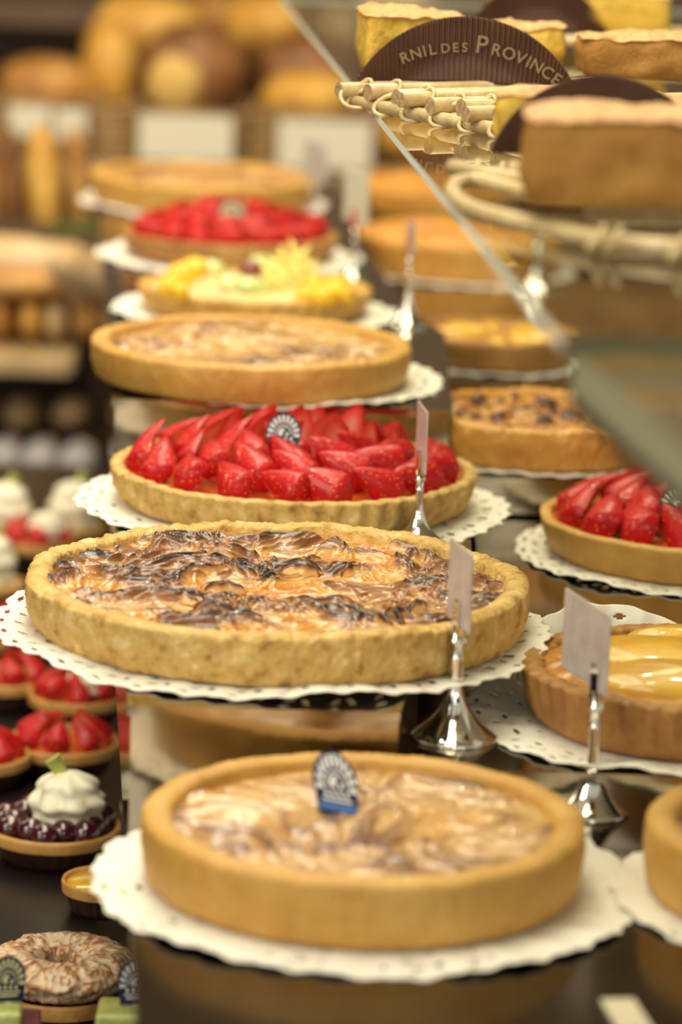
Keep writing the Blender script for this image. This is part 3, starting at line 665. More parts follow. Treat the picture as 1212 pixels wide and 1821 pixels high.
# ------------------------------------------------------------------ price stands and cards
def stand(p, h, rb, label, rz=0.0, clip='chrome', card=None, cm='card_grey', clabel='', cw=0.03, ch=0.035, crz=0.0, cdx=0.0, group='chrome price stands'):
    t = thing('price_stand', label, 'price stand', p, rz, group)
    prof = [(0.001, 0.0), (rb, 0.0), (rb * 1.01, 0.0012), (rb * 0.98, 0.0026)]
    for i in range(1, 22):
        u = i / 21
        prof.append((rb * (0.15 + 0.83 * (1 - u) ** 3.8), 0.0026 + (h * 0.52) * u ** 0.95))
    prof.append((0.001, 0.0026 + h * 0.52))
    MB().lathe(prof, 48).build('trumpet_base', M['chrome'], t)
    rs0 = rb * 0.14
    MB().lathe([(0.0005, h * 0.50), (rs0 * 1.0, h * 0.50), (rs0 * 0.95, h * 0.62), (rs0 * 1.5, h * 0.63), (rs0 * 1.5, h * 0.65), (rs0 * 1.1, h * 0.66), (rs0 * 1.0, h * 0.74), (0.0005, h * 0.745)], 20).build('stem', M['chrome'], t)
    b = MB()
    b.box(-0.006, 0.006, -0.0026, -0.0010, h * 0.70, h * 0.90).box(-0.006, 0.006, 0.0010, 0.0026, h * 0.70, h * 0.86).box(-0.006, 0.006, -0.0026, 0.0026, h * 0.68, h * 0.735)
    cl = bevel(b.build('card_clip', M[clip], t, False), 0.0004); cl.rotation_euler = (0, 0, crz - rz)
    if card:
        c = bevel(MB().box(-cw / 2, cw / 2, -0.0008, 0.0008, 0, ch).build('price_card', M[cm], None, False), 0.0003)
        c.location = (p.x + cdx * math.cos(crz), p.y + cdx * math.sin(crz), p.z + h * 0.745); c.rotation_euler = (0, 0, crz)
        tag(c, clabel, 'price card')
    return t
q = P(806, 1312, R1); stand(q, 0.098, m_at(q, 78), 'big chrome price stand in front of the burnt apple tart', 0, 'chrome', True, 'card_grey', 'thin card seen almost edge on before the apple tart', 0.050, 0.050, -1.33)
q = P(1050, 1446, L0); stand(q, 0.104, m_at(q, 66), 'chrome price stand in front of the peach tart', 0, 'chrome', True, 'card_grey', 'grey backed card turned away in front of the peach tart', 0.074, 0.050, -1.26, -0.022)
q = P(742, 968, L1); stand(q, 0.077, 0.020, 'slim price stand with brass clip by the large strawberry tart', 0, 'brass', True, 'card_grey', 'pointed clear card on the brass clip by the strawberries', 0.050, 0.046, -1.45)
q = P(724, 582, L2); stand(q, 0.098, m_at(q, 32), 'chrome price stand left of the small glazed pear tart', 0, 'chrome', True, 'card_grey', 'slim card edge on, left of the small glazed pear tart', 0.040, 0.026, -1.4)
q = P(628, 506, L2); stand(q, 0.085, m_at(q, 28), 'chrome price stand at the right of the mixed fruit tart', 0, 'chrome', True, 'card', 'white card at the right of the mixed fruit tart', 0.055, 0.052, -1.12)
q = P(556, 402, L2); stand(q, 0.066, m_at(q, 22), 'chrome price stand behind the blurred strawberry tart', 0, 'chrome', True, 'card_grey', 'greyish card behind the blurred strawberry tart', 0.055, 0.046, -1.1)
q = P(952, 518, R2); stand(q, 0.075, m_at(q, 46), 'wide chrome price stand seen through the glass shelf', 0, 'chrome', False)

# ------------------------------------------------------------------ glass shelf, trays and cake slices (upper right)
c0 = P(1000, 603, SHELF); c1 = P(500, -4, SHELF)
gs = thing('glass_shelf', 'clear glass shelf carrying the cane trays of cake', 'glass shelf', (0, 0, 0))
th = 0.0055
poly = [(c0.x, c0.y), (0.75, c0.y + 0.06), (0.60, c1.y + 0.05), (c1.x, c1.y)]
b = MB()
n = 4; V = [(x, y, SHELF - th) for x, y in poly] + [(x, y, SHELF) for x, y in poly]
b.add(V, [[3, 2, 1, 0], [4, 5, 6, 7]], 0)
b.add(V, [[i, (i + 1) % n, n + (i + 1) % n, n + i] for i in (1, 2, 3)], 1)
b.add(V, [[0, 1, 5, 4]], 2)
b.build('pane', [M['glass'], M['glass_edge'], plain('deep_green_front_edge', (0.03, 0.055, 0.02), 0.4)], gs, False)
e0 = P(1018, 622, SHELF - 0.010); e1 = P(1240, 812, SHELF - 0.010)
dirv = (e1 - e0).normalized(); e2 = e0 + dirv * 0.50
ns = thing('glass_shelf', 'nearer greenish glass shelf with a thick dark edge at the right', 'glass shelf', (0, 0, 0))
poly2 = [(e2.x, e2.y), (0.75, e2.y + 0.05), (0.75, e0.y + 0.05), (e0.x, e0.y)]
zt = SHELF - 0.010
b = MB(); V = [(x, y, zt - 0.019) for x, y in poly2] + [(x, y, zt) for x, y in poly2]
b.add(V, [[3, 2, 1, 0], [4, 5, 6, 7]], 0); b.add(V, [[i, (i + 1) % n, n + (i + 1) % n, n + i] for i in range(n)], 1)
b.build('pane', [plain('greenish_glass_top', (0.15, 0.125, 0.06), 0.10, coat=0.6), M['glass_edge_dark']], ns, False)
MB().prism(poly2, zt - 0.026, zt - 0.0191).build('edge_shade', plain('black_edge_shade', (0.018, 0.018, 0.013), 0.4), ns, False)  # black strip stands in for the shadowy lower edge of the pane

def rod_tray(label, zb):
    return thing('cane_tray', label, 'tray', (0, 0, zb))
ZT = SHELF + 0.019
t1 = rod_tray('far cane tray with cut rod ends showing at the shelf edge', SHELF)
A, B = P(622, 160, SHELF + 0.014), P(930, 218, SHELF + 0.014)
nrod = 9
fr = MB()
for k in range(nrod):
    u = k / (nrod - 1); s = A.lerp(B, u)
    jit = 0.006 * ((k * 7) % 3 - 1)
    zz = 0.0135 + (0.0015 if k % 2 else 0)
    x0 = s.x - 0.002 + jit; L_ = 0.20
    r = 0.0056 + 0.0005 * (k % 3)
    ux, uy = 0.83, 0.56
    b = MB(); b.tube([(x0, s.y, zz), (x0 + ux * L_ / 2, s.y + uy * L_ / 2, zz), (x0 + ux * L_, s.y + uy * L_, zz)], r, 14, 0, False)
    V = [(x0, s.y, zz)] + [(x0 - uy * r * math.cos(2 * PI * j / 14), s.y + ux * r * math.cos(2 * PI * j / 14), zz + r * math.sin(2 * PI * j / 14)) for j in range(14)]
    b.add(V, [[0, 1 + j, 1 + (j + 1) % 14] for j in range(14)], 1)
    b.build('cane_rod', [M['wicker'], M['wicker_end']], t1)
    lp = []                # binding loop around the rod
    for i in range(19):
        a = 2 * PI * i / 18; rr = r + 0.0016; d_ = 0.022 + 0.004 * math.sin(a)
        lp.append((x0 + ux * d_ - uy * rr * math.cos(a), s.y + uy * d_ + ux * rr * math.cos(a), zz + rr * math.sin(a)))
    fr.tube(lp, 0.0015, 6)
    if k in (0, 5):
        fr.tube(spline([(x0 + 0.02, s.y + 0.013, zz + r), (x0 + 0.002, s.y - 0.004, zz - 0.001), (x0 + 0.008, s.y - 0.012, 0.003), (x0 + 0.034, s.y - 0.010, 0.003)], 6), 0.0016, 6)
fr.build('cane_binding', M['wicker'], t1)
d = (B - A)
b = MB()
for off, z_ in ((0.006, 0.0052), (0.017, 0.0050)):
    b.tube([(A.x + off - d.x * 0.06, A.y - d.y * 0.06, z_), (B.x + off + d.x * 0.3, B.y + d.y * 0.3, z_)], 0.0048, 12)
b.build('side_rail', M['wicker'], t1)
lo = MB()
for k in range(7):
    s = A.lerp(B, k / 6)
    lp = [(s.x + 0.011 + 0.013 * math.cos(2 * PI * i / 16), s.y + 0.012 * math.sin(2 * PI * i / 16) * 0.4, 0.0075 + 0.0075 * math.sin(2 * PI * i / 16 + 0.5)) for i in range(17)]
    lo.tube(lp, 0.0018, 6)
lo.build('rail_wrap', M['wicker'], t1)

t2 = rod_tray('near cane tray with a bent looped rod under the front cake slice', SHELF)
zr = SHELF + 0.006
def pl(px, py, dz=0.0):
    q = P(px, py, zr + dz); return (q.x, q.y, zr + dz - SHELF)
b = MB(); b.tube(spline([pl(960, 352), pl(900, 334), pl(848, 322), pl(812, 326), pl(806, 346), pl(838, 370), pl(930, 396), pl(1060, 424), pl(1150, 436), pl(1330, 452)], 8), 0.0046, 12)
b.build('bent_rod', M['wicker'], t2)
b = MB(); b.tube([pl(803, 296, 0.004), pl(880, 312, 0.004), pl(1010, 336, 0.004), pl(1300, 385, 0.004)], 0.0046, 12)
b.build('cane_rod', M['wicker'], t2)
for k, (px, py) in enumerate(((905, 300), (960, 318), (1010, 345), (1040, 372))):
    b = MB(); s = P(px, py, SHELF + 0.0145); b.tube([(s.x, s.y, 0.0145), (s.x + 0.26, s.y + 0.02, 0.0145)], 0.0045, 12); b.build('cane_rod', M['wicker'], t2)
for px, py in ((884, 310), (1060, 424), (1090, 428), (1205, 442), (840, 306)):
    q = pl(px, py, 0.002); b = MB()
    b.tube([(q[0] + 0.0035 * math.sin(a), q[1] + 0.0058 * math.cos(a), q[2] + 0.0058 * math.sin(a)) for a in np.linspace(0, 2 * PI, 17)], 0.0020, 8)
    b.build('cane_binding', M['wicker'], t2)

def cake(label, pts, z0, h, side_mats, group='cake slices on the glass shelf', seed=0):
    # pts: plan corners counter-clockwise; side_mats: material index of each side (0 crumb, 1 baked side); the top is toasted
    t = thing('cake_slice', label, 'cake slice', (pts[0][0], pts[0][1], z0), 0, group)
    n = len(pts); ox, oy = pts[0]
    per, zs = [], 9
    V, F, mi = [], [], []
    seg = 26
    ring = []
    for i in range(n):
        a, b_ = np.array(pts[i]), np.array(pts[(i + 1) % n])
        for k in range(seg): ring.append(a + (b_ - a) * k / seg)
    ring = np.array(ring) - np.array([ox, oy]); N = len(ring); c = ring.mean(0)
    for _ in range(3): ring = (np.roll(ring, 1, 0) + ring + np.roll(ring, -1, 0)) / 3      # soft corners
    for j in range(zs):
        u = j / (zs - 1)
        ins = 0.985 if j in (0, zs - 1) else 1.0
        for k in range(N):
            q = c + (ring[k] - c) * ins
            nn = 0.0016 * pn(q[0] * 160 + seed, q[1] * 160, u * 8) + 0.0040 * pn(q[0] * 40 + seed, q[1] * 40, u * 2) - 0.0035 * abs(2 * u - 1) ** 4
            dirq = (q - c) / (np.linalg.norm(q - c) + 1e-6)
            V.append((q[0] + dirq[0] * nn, q[1] + dirq[1] * nn, h * u + u * (0.0022 * pn(q[0] * 90 + seed, q[1] * 90) + 0.003 * pn(q[0] * 24 + seed, q[1] * 24))))
    side = grid_faces(zs, N).tolist()
    for f in side: F.append(f); mi.append(side_mats[((f[0] % N)) // seg])
    mesh('sponge', V, F, [M['crumb'], M['cake_side']], t, True, mi)
    # toasted top
    Vt, rings = [], 8
    for j in range(rings):
        s = (1 - j / rings)
        for k in range(N):
            q = c + (ring[k] - c) * s * (1.008 if j == 0 else 1)
            Vt.append((q[0], q[1], h - 0.0012 + (0.0 if j == 0 else 0.0024) + 0.0022 * pn(q[0] * 90 + seed, q[1] * 90) + 0.003 * pn(q[0] * 24 + seed, q[1] * 24) + 0.0016 * pn(q[0] * 230 + seed, q[1] * 230) * (j > 0)))
    Vt.append((c[0], c[1], h + 0.0015))
    Ft = grid_faces(rings, N).tolist() + [[(rings - 1) * N + k, (rings - 1) * N + (k + 1) % N, rings * N] for k in range(N)]
    mesh('toasted_top', Vt, Ft, M['cake_top'], t)
    return t
q1, q2 = P(648, 134, ZT), P(630, 112, ZT)
cake('far cake slice with a bright yellow cut face at the shelf end', [(q1.x, q1.y), (q1.x + 0.074, q1.y + 0.03), (q1.x + 0.070, q1.y + 0.085), (q2.x, q2.y + 0.005)], ZT, 0.0435, [0, 1, 0, 0], seed=1)
q1 = P(872, 116, ZT)
cake('crumbling yellow cake slice behind the right half of the printed paper', [(q1.x, q1.y), (q1.x + 0.058, q1.y + 0.005), (q1.x + 0.055, q1.y + 0.06), (q1.x, q1.y + 0.05)], ZT, 0.030, [0, 0, 1, 0], seed=9)
q1 = P(1034, 138, ZT)
cake('brown sided cake slice behind the right end of the printed paper', [(q1.x, q1.y), (q1.x + 0.13, q1.y - 0.01), (q1.x + 0.13, q1.y + 0.10), (q1.x - 0.003, q1.y + 0.07)], ZT, 0.030, [1, 0, 1, 1], seed=2)
q1 = P(884, 262, ZT)
cake('cake slice with a yellow cut corner behind the blank brown paper', [(q1.x, q1.y), (q1.x + 0.17, q1.y + 0.0), (q1.x + 0.17, q1.y + 0.045), (q1.x - 0.001, q1.y + 0.05)], ZT, 0.0310, [0, 1, 1, 0], seed=3)
q1 = P(926, 366, ZT)
cake('nearest cake slice with a broad baked brown side', [(q1.x, q1.y), (q1.x + 0.15, q1.y + 0.004), (q1.x + 0.15, q1.y + 0.09), (q1.x + 0.004, q1.y + 0.085)], ZT, 0.0465, [1, 1, 1, 1], seed=4)
q1 = P(868, 52, ZT)
cake('cake slice farther back with a toasted top, at the upper edge', [(q1.x, q1.y), (q1.x + 0.16, q1.y - 0.01), (q1.x + 0.16, q1.y + 0.10), (q1.x, q1.y + 0.10)], ZT, 0.034, [0, 0, 1, 1], seed=5)
t3 = rod_tray('farthest cane tray mostly hidden behind the printed paper', SHELF)
for k in range(8):
    b = MB(); b.tube([(q1.x - 0.05, q1.y - 0.03 + k * 0.022, 0.0135), (q1.x + 0.25, q1.y - 0.03 + k * 0.022, 0.0135)], 0.0048, 10); b.build('cane_rod', M['wicker'], t3)
b = MB(); b.tube([(q1.x - 0.03, q1.y - 0.05, 0.0045), (q1.x - 0.03, q1.y + 0.15, 0.0045)], 0.0044, 10); b.tube([(q1.x + 0.2, q1.y - 0.05, 0.0045), (q1.x + 0.2, q1.y + 0.15, 0.0045)], 0.0044, 10); b.build('side_rail', M['wicker'], t3)

def glyph(ch, size):
    cu = bpy.data.curves.new('glyph', 'FONT'); cu.body = ch; cu.size = size; cu.align_x = 'CENTER'; cu.extrude = 0.0002; cu.offset = 0.00012
    o = bpy.data.objects.new('glyph', cu); COL.objects.link(o)
    dg = bpy.context.evaluated_depsgraph_get(); me = o.evaluated_get(dg).to_mesh()
    V = [tuple(v.co) for v in me.vertices]; F = [list(p.vertices) for p in me.polygons]
    w = (max(v[0] for v in V) - min(v[0] for v in V)) if V else size * 0.3
    o.evaluated_get(dg).to_mesh_clear(); bpy.data.objects.remove(o, do_unlink=True); bpy.data.curves.remove(cu)
    return V, F, w
def paper(label, loc, R, cut, rz, tilt, text=None, pleats=70):
    # upright segment of a round pleated paper; cut = height of the chord above the circle centre
    t = thing('cake_paper', label, 'cake paper', loc, 0, None, (tilt, 0, rz))
    nu, nt = 26, pleats * 6
    a0 = math.asin(cut / R); th = np.linspace(PI - a0, a0, nt)
    V = []
    for i in range(nu):
        u = i / (nu - 1)
        for a in th:
            bx, bz = (R * math.cos(a) if u else 0), 0
            top = np.array([R * math.cos(a), R * math.sin(a) - cut])
            base = np.array([R * math.cos(a) * 0.96, 0.0])
            q = base + (top - base) * u
            rr = math.hypot(q[0], q[1] + cut) / R
            rr = max(rr, 0.62)
            y = 0.0011 * math.cos(a * pleats * 2) * float(sm(0.55, 0.75, rr)) + 0.012 * (q[0] / R) ** 2 + 0.002 * math.sin(q[0] * 40)
            V.append((q[0], y, q[1]))
    o = mesh('pleated_sheet', V, grid_faces(nu, nt, False), M['brown_paper'], t)
    s = o.modifiers.new('paper_thickness', 'SOLIDIFY'); s.thickness = 0.0005
    if text:
        b = MB(); rt, zc = 0.107, -0.0845
        for ch, ang, size in text:
            V, F, w = glyph(ch, size)
            a = math.radians(ang); c_, s_ = math.cos(a - PI / 2), math.sin(a - PI / 2)
            W = []
            for x, yv, z in V:
                X = rt * math.cos(a) + c_ * x - s_ * yv; Z = rt * math.sin(a) + zc + s_ * x + c_ * yv
                yy = 0.012 * (X / R) ** 2 + 0.002 * math.sin(X * 40) - 0.0022 - z
                W.append((X, yy, Z))
            b.add(W, F)
        b.build('lettering', M['print_gold'], t, False)
    return t
pq = P(828, 148, ZT)
Rq = 0.090
txt = [('R', 114, 0.0112), ('N', 109, 0.0112), ('I', 105.3, 0.0112), ('L', 102, 0.0112), ('D', 96.5, 0.0092), ('E', 92.3, 0.0092), ('S', 88.5, 0.0092), ('P', 81.5, 0.0180), ('R', 75.3, 0.0122), ('O', 69.8, 0.0122), ('V', 64.6, 0.0122), ('I', 61.0, 0.0122), ('N', 57.2, 0.0122), ('C', 52.0, 0.0122), ('E', 47.3, 0.0122)]
txt = [(c, 114 - (114 - a) * 0.90, z) for c, a, z in txt]
paper('brown pleated paper printed with tan capital letters', pq, Rq, 0.042, -0.03, -0.10, txt)
pq = P(1070, 278, ZT); paper('blank brown pleated paper between the two nearest cake slices', pq, 0.070, 0.022, -0.02, -0.16)
pq = P(958, 58, ZT); paper('brown pleated paper at the upper edge behind the printed one', pq, 0.066, 0.022, 0.05, -0.1)
q = P(1128, 62, SHELF + 0.0); q = Vector((q.x, q.y + 0.02, SHELF))
stand(q, 0.09, 0.018, 'price stand among the cake slices at the upper right', 0, 'chrome', False)

# ------------------------------------------------------------------ small pastries on the low tray (left)
def tartlet(p, R, H, label, cat='tartlet', shell='choc', rim='tart_gold', name='tartlet', group='small pastries on the black tray'):
    t = thing(name, label, cat, p, 0, group)
    nt = 160
    th_ = np.arange(nt) * 2 * PI / nt
    prof = [(0.001, 0), (R * 0.74, 0)] + [(R * (0.74 + 0.24 * i / 6), H * i / 6) for i in range(1, 7)] + [(R * 0.93, H), (R * 0.90, H * 0.8)]
    V = [(r * 0.95 * math.cos(a) * (1 + 0.014 * math.cos(a * 26) * (z > 0)), r * 0.95 * math.sin(a) * (1 + 0.014 * math.cos(a * 26) * (z > 0)), z) for r, z in prof for a in th_]
    mesh('paper_case', V, grid_faces(len(prof), nt), M[shell], t)
    prof = [(R * 0.93, H * 0.7), (R * 0.945, H * 1.0), (R * 0.92, H * 1.10), (R * 0.86, H * 1.06), (R * 0.84, H * 0.8)]
    MB().lathe(prof, 60).build('pastry_rim', M[rim], t)
    return t
def cream_swirl(parent, loc, R, H, m=None, twist=5.0, lobes=7, name='cream_swirl'):
    nz, nt = 34, 84
    V = []
    for i in range(nz):
        u = i / (nz - 1)
        r = R * (max(0.0, 1 - (abs(u - 0.40) / 0.602) ** 2.1) ** 0.5 if u < 1 else 0.001) * (1 + 0.07 * math.sin(u * 17))
        r = max(r, 0.0006)
        for j in range(nt):
            a = 2 * PI * j / nt
            k = 1 + 0.09 * math.cos(lobes * a + twist * u) + 0.07 * float(pn(math.cos(a) * 2.2, math.sin(a) * 2.2, u * 6 + R * 900))
            V.append((r * k * math.cos(a), r * k * math.sin(a), H * u))
    o = mesh(name, V, grid_faces(nz, nt), m or M['cream'], parent); o.location = loc
    return o
def disc_fill(parent, R, z, m, name='jelly'):
    return MB().lathe([(0.0005, z + 0.002), (R * 0.5, z + 0.0018), (R * 0.9, z), (R, z - 0.002)], 48).build(name, m, parent)
def leaf(parent, loc, rot, L_=0.03, W_=0.011, m='green', name='chocolate_leaf'):
    nu, nv = 12, 5
    V = []
    for i in range(nu):
        u = i / (nu - 1)
        for j in range(nv):
            v = j / (nv - 1) - 0.5
            V.append((W_ * 2 * v * (0.45 + 0.75 * u * (1 - 0.25 * u)), 0.010 * math.sin(u * 2.0) + 0.006 * v * v, L_ * u))
    o = mesh(name, V, grid_faces(nu, nv, False), M[m], parent); o.location = loc; o.rotation_euler = rot
    s = o.modifiers.new('thickness', 'SOLIDIFY'); s.thickness = 0.0016
    return o
# cherry tartlet with cream
p = P(96, 1522, LT); Rt = m_at(p, 128)
t = tartlet(p, Rt, 0.024, 'dark cherry tartlet topped with a swirl of cream')
disc_fill(t, Rt * 0.88, 0.023, M['cherry'])
rs = np.random.RandomState(4)
for k in range(15):
    a = 2 * PI * k / 15; r = Rt * (0.70 if k % 2 else 0.56)
    blob('cherry', t, (r * math.cos(a), r * math.sin(a), 0.028), 0.0112, 0.0112, 0.010, M['cherry'], k, (0, 0, 0), 2, 0.04, 12)
cream_swirl(t, (0.010, -0.004, 0.026), 0.0265, 0.043)
leaf(t, (0.014, -0.010, 0.056), (0.25, -0.55, 0.3), 0.027, 0.0065)
# second, half cut by the photo's edge
# lemon tartlet
p = P(184, 1618, LT); Rt = m_at(p, 80)
t = tartlet(p, Rt, 0.022, 'small lemon tartlet half under the nearest doily', shell='choc')
disc_fill(t, Rt * 0.86, 0.0225, M['lemon'])
# meringue ring in a brown cup
p = P(108, 1822, LT); Rt = m_at(p, 136)
t = tartlet(p, Rt * 0.94, 0.026, 'toasted meringue ring pastry in a dark paper case', 'pastry', name='meringue_pastry')
nt_, npp = 260, 46
a, b_ = np.meshgrid(np.arange(nt_) * 2 * PI / nt_, np.arange(npp) * 2 * PI / npp, indexing='ij')
rm_, rt_ = Rt * 0.60, Rt * 0.32
bx, by, bz = (rm_ + rt_ * np.cos(b_)) * np.cos(a) / Rt, (rm_ + rt_ * np.cos(b_)) * np.sin(a) / Rt, rt_ * np.sin(b_) / Rt
wq = 0.35 * pn(bx * 2.2, by * 2.2, bz * 2.2 + 4)
k1 = 1 - 2.2 * np.abs(pn(bx * 3.4 + wq * 2, by * 3.4 - wq * 2, bz * 3.4)); k2 = pn(bx * 9 + wq * 3, by * 9, bz * 9); sp = 1 - 2.2 * np.abs(pn(bx * 8 + 5, by * 8 + wq * 4, bz * 8))
rad = rt_ * (1 + 0.17 * k1 + 0.06 * k2 + 0.08 * sp)
X = (rm_ + rad * np.cos(b_)) * np.cos(a); Y = (rm_ + rad * np.cos(b_)) * np.sin(a); Z = 0.040 + rad * np.sin(b_) * 0.66
mesh('meringue_ring', np.stack([X, Y, Z], -1), grid_faces(nt_, npp), M['meringue'], t, True, None, {'burn': np.clip(0.50 + 0.20 * k1 + 0.34 * sm(0.55, 0.95, sp) + 0.3 * sm(0.2, 0.7, k2), 0, 1)})
# strawberry tartlets
def berry_tartlet(px, py, rpx, label, seed, cream=False, n=7):
    p = P(px, py, LT); R = m_at(p, rpx)
    t = tartlet(p, R, 0.024, label)
    disc_fill(t, R * 0.88, 0.023, M['glaze'])
    rs = np.random.RandomState(seed)
    for k in range(n):
        a = 2 * PI * k / n + seed; out = Vector((math.cos(a), math.sin(a), 0))
        o = bpy.data.objects.new('strawberry_slice', BERRY[rs.randint(4)]); link(o, t)
        X = -out * 0.6 + Vector((0, 0, 0.7)) + Vector(rs.uniform(-0.25, 0.25, 3).tolist())
        Yv = out + Vector((0, 0, 0.3))
        o.matrix_local = Matrix.Translation(out * R * 0.52 + Vector((0, 0, 0.033))) @ frame_m(X, Yv) @ Matrix.Scale(0.85, 4)
    if cream: cream_swirl(t, (0.012, -0.006, 0.028), 0.018, 0.028)
    return t
berry_tartlet(112, 1368, 108, 'strawberry tartlet just behind the cherry tartlet', 1)
berry_tartlet(-40, 1392, 100, 'strawberry tartlet cut off by the left edge, beside the cherry one', 2)
berry_tartlet(136, 1282, 92, 'strawberry and cream tartlet under the edge of the lacy doily', 3, True)
berry_tartlet(10, 1250, 90, 'strawberry tartlet under the left rim of the big doily', 5)
berry_tartlet(-60, 1180, 84, 'strawberry tartlet at the left edge behind the others', 6)
berry_tartlet(60, 1150, 84, 'strawberry tartlet hidden below the big doily', 7)
berry_tartlet(64, 1000, 76, 'strawberry and cream tartlet near the far end of the tray', 8, True, 6)
def cream_tartlet(px, py, rpx, label, h=0.045):
    p = P(px, py, LT); R = m_at(p, rpx)
    t = tartlet(p, R, 0.022, label); disc_fill(t, R * 0.88, 0.021, M['custard'])
    cream_swirl(t, (0, 0, 0.022), R * 0.66, h); leaf(t, (0.002, -0.006, 0.022 + h * 0.75), (0.1, 0.5, 0.3), 0.022, 0.006)
    return t
cream_tartlet(8, 985, 66, 'white cream topped tartlet at the left edge of the far tray end', 0.055)
cream_tartlet(132, 972, 62, 'cream topped tartlet peeking out left of the lacy doily', 0.05)
cream_tartlet(-20, 1075, 68, 'pale cream tartlet left of the burnt apple tart', 0.05)
# cube cakes with label picks (lower left corner)
def fruit_cube(px, py, label, plabel, ppx, ppy, foil, rz):
    p = P(px, py, LT); t = thing('fruit_cake', label, 'small cake', p, rz, 'small pastries on the black tray')
    o = MB().box(-0.020, 0.022, -0.018, 0.02, 0, 0.055).build('red_sponge', M['red_cake'], t, False); bevel(o, 0.002)
    o = MB().box(-0.018, 0.010, -0.022, 0.012, 0.055, 0.067).build('kiwi_slice', M['kiwi'], t, False); bevel(o, 0.003, 3)
    b = MB()
    o = MB().box(-0.020, 0.006, -0.026, -0.018, 0.026, 0.058).build('pineapple_slice', M['pineapple'], t, False); bevel(o, 0.003, 3)
    q = P(ppx, ppy, LT + 0.052); q = Vector((p.x + (ppx - px) * 0.0003, p.y - 0.004, LT + 0.068))
    pick(q, 0.0225, 0.029, plabel, rz + 0.15, -0.08, foil, False)
fruit_cube(8, 1962, 'small red cake with kiwi at the lower left corner', 'dark label pick with dull gold rays, lower left corner', 14, 1790, 'gold_foil', 0.1)
fruit_cube(222, 1966, 'small red cake with kiwi beside the front corner of the display', 'silver rayed label pick right of the meringue ring', 240, 1800, 'silver', 0.0)

# ------------------------------------------------------------------ bread racks in the background
rk = thing('bread_rack', 'wooden bread rack behind the small pastries on the left', 'rack', (0, 0, 0))
def board(parent, x0, x1, y0, y1, z0, z1, m, name='shelf_board'):
    return bevel(MB().box(x0, x1, y0, y1, z0, z1).build(name, m, parent, False), 0.004)
zb1 = PD(70, 640, 4.5).z
board(rk, -1.1, -0.372, 4.52, 5.0, zb1 - 0.026, zb1, M['wood'])
zb0 = PD(70, 868, 4.5).z
board(rk, -1.1, -0.31, 4.40, 5.0, zb0 - 0.03, zb0, M['wood_dark'])
board(rk, -1.1, -0.31, 5.0, 5.02, 0.0, PD(70, 425, 4.85).z - 0.03, M['wood_dark'], 'back_panel')
board(rk, -0.325, -0.30, 4.62, 5.0, 0.0, 0.9, M['wood_dark'], 'side_panel')
board(rk, -1.12, -1.10, 4.48, 5.0, 0.0, 0.9, M['wood_dark'], 'side_panel')
zb2 = PD(70, 425, 4.85).z
board(rk, -1.1, -0.31, 4.98, 5.2, zb2 - 0.03, zb2, M['wood_dark'])

def loaf(name, loc, L_, W_, H_, m, label, cat, rz=0.0, rx=0.0, ry=0.0, slashes=3, seed=0, group=None, wrapm=None, cutm=None):
    t = thing(name, label, cat, loc, 0, group, (rx, ry, rz))
    nu, nv = 36, 24
    V, sl = [], []
    for i in range(nu):
        u = i / (nu - 1) * 2 - 1
        r = max(1e-3, (1 - abs(u) ** 2.6)) ** 0.5
        for j in range(nv):
            a = 2 * PI * j / nv
            z = math.sin(a); top = max(0, z)
            g = 0
            if slashes:
                ph = (u * slashes * 0.5 + 0.35 * math.cos(a)) % 1.0
                g = math.exp(-((ph - 0.5) / 0.12) ** 2) * (top ** 0.7)
            k = 1 - 0.09 * g + 0.05 * float(pn(u * 2 + seed, math.cos(a), math.sin(a) + seed))
            V.append((L_ / 2 * u, W_ / 2 * r * math.cos(a) * k, H_ / 2 * r * (z if z > 0 else z * 0.8) * k))
    mesh('crust', V, grid_faces(nu, nv), m, t)
    if wrapm:
        b = MB(); rr = 1.03
        prof = [(-L_ * 0.5, 0.30), (-L_ * 0.46, 0.62), (-L_ * 0.30, rr), (L_ * 0.05, rr)]
        VV = [(x, W_ / 2 * r * math.cos(2 * PI * j / 24), H_ / 2 * r * math.sin(2 * PI * j / 24)) for x, r in prof for j in range(24)]
        mesh('wrapper', VV, grid_faces(4, 24), wrapm, t)
    return t
G1, G2, G3 = 'rolls on the wooden rack', 'bagged rolls on the bottom board', 'loaves stacked on the rack'
for i, (px, py, m, lab) in enumerate(((8, 592, 'bread', 'round roll end at the left edge of the rack'), (58, 580, 'bread_gold', 'golden roll end standing tall on the oak board'), (98, 596, 'bread_flour', 'pale roll end right of the golden one on the rack'), (152, 590, 'bread', 'brown roll end nearest the step side on the rack'))):
    c = PD(px, py, 4.62); r = m_at(c, 35)
    loaf('bread_roll', (c.x, c.y + 0.06, zb1 + r * 1.25), 0.20, r * 1.4, r * 2.9, M[m], lab, 'roll', 1.5 + 0.05 * i, 0, 0, 0, i, G1)
c = PD(28, 462, 4.64); loaf('bread_loaf', c, 0.25, 0.066, 0.066, M['bread_flour'], 'long floured loaf lying across the rolls on the rack', 'loaf', -0.12, 0, 0.05, 3, 5, G3)
c = PD(146, 492, 4.58); loaf('bread_loaf', c, 0.16, 0.062, 0.078, M['bread_flour'], 'short floured loaf end leaning right of the long loaf', 'loaf', 1.1, 0, 0.45, 2, 6, G3)
c = PD(20, 505, 4.60); loaf('bread_loaf', c, 0.24, 0.055, 0.045, M['bread'], 'brown loaf wedged below the long floured loaf', 'loaf', 0.1, 0, 0, 2, 9, G3)
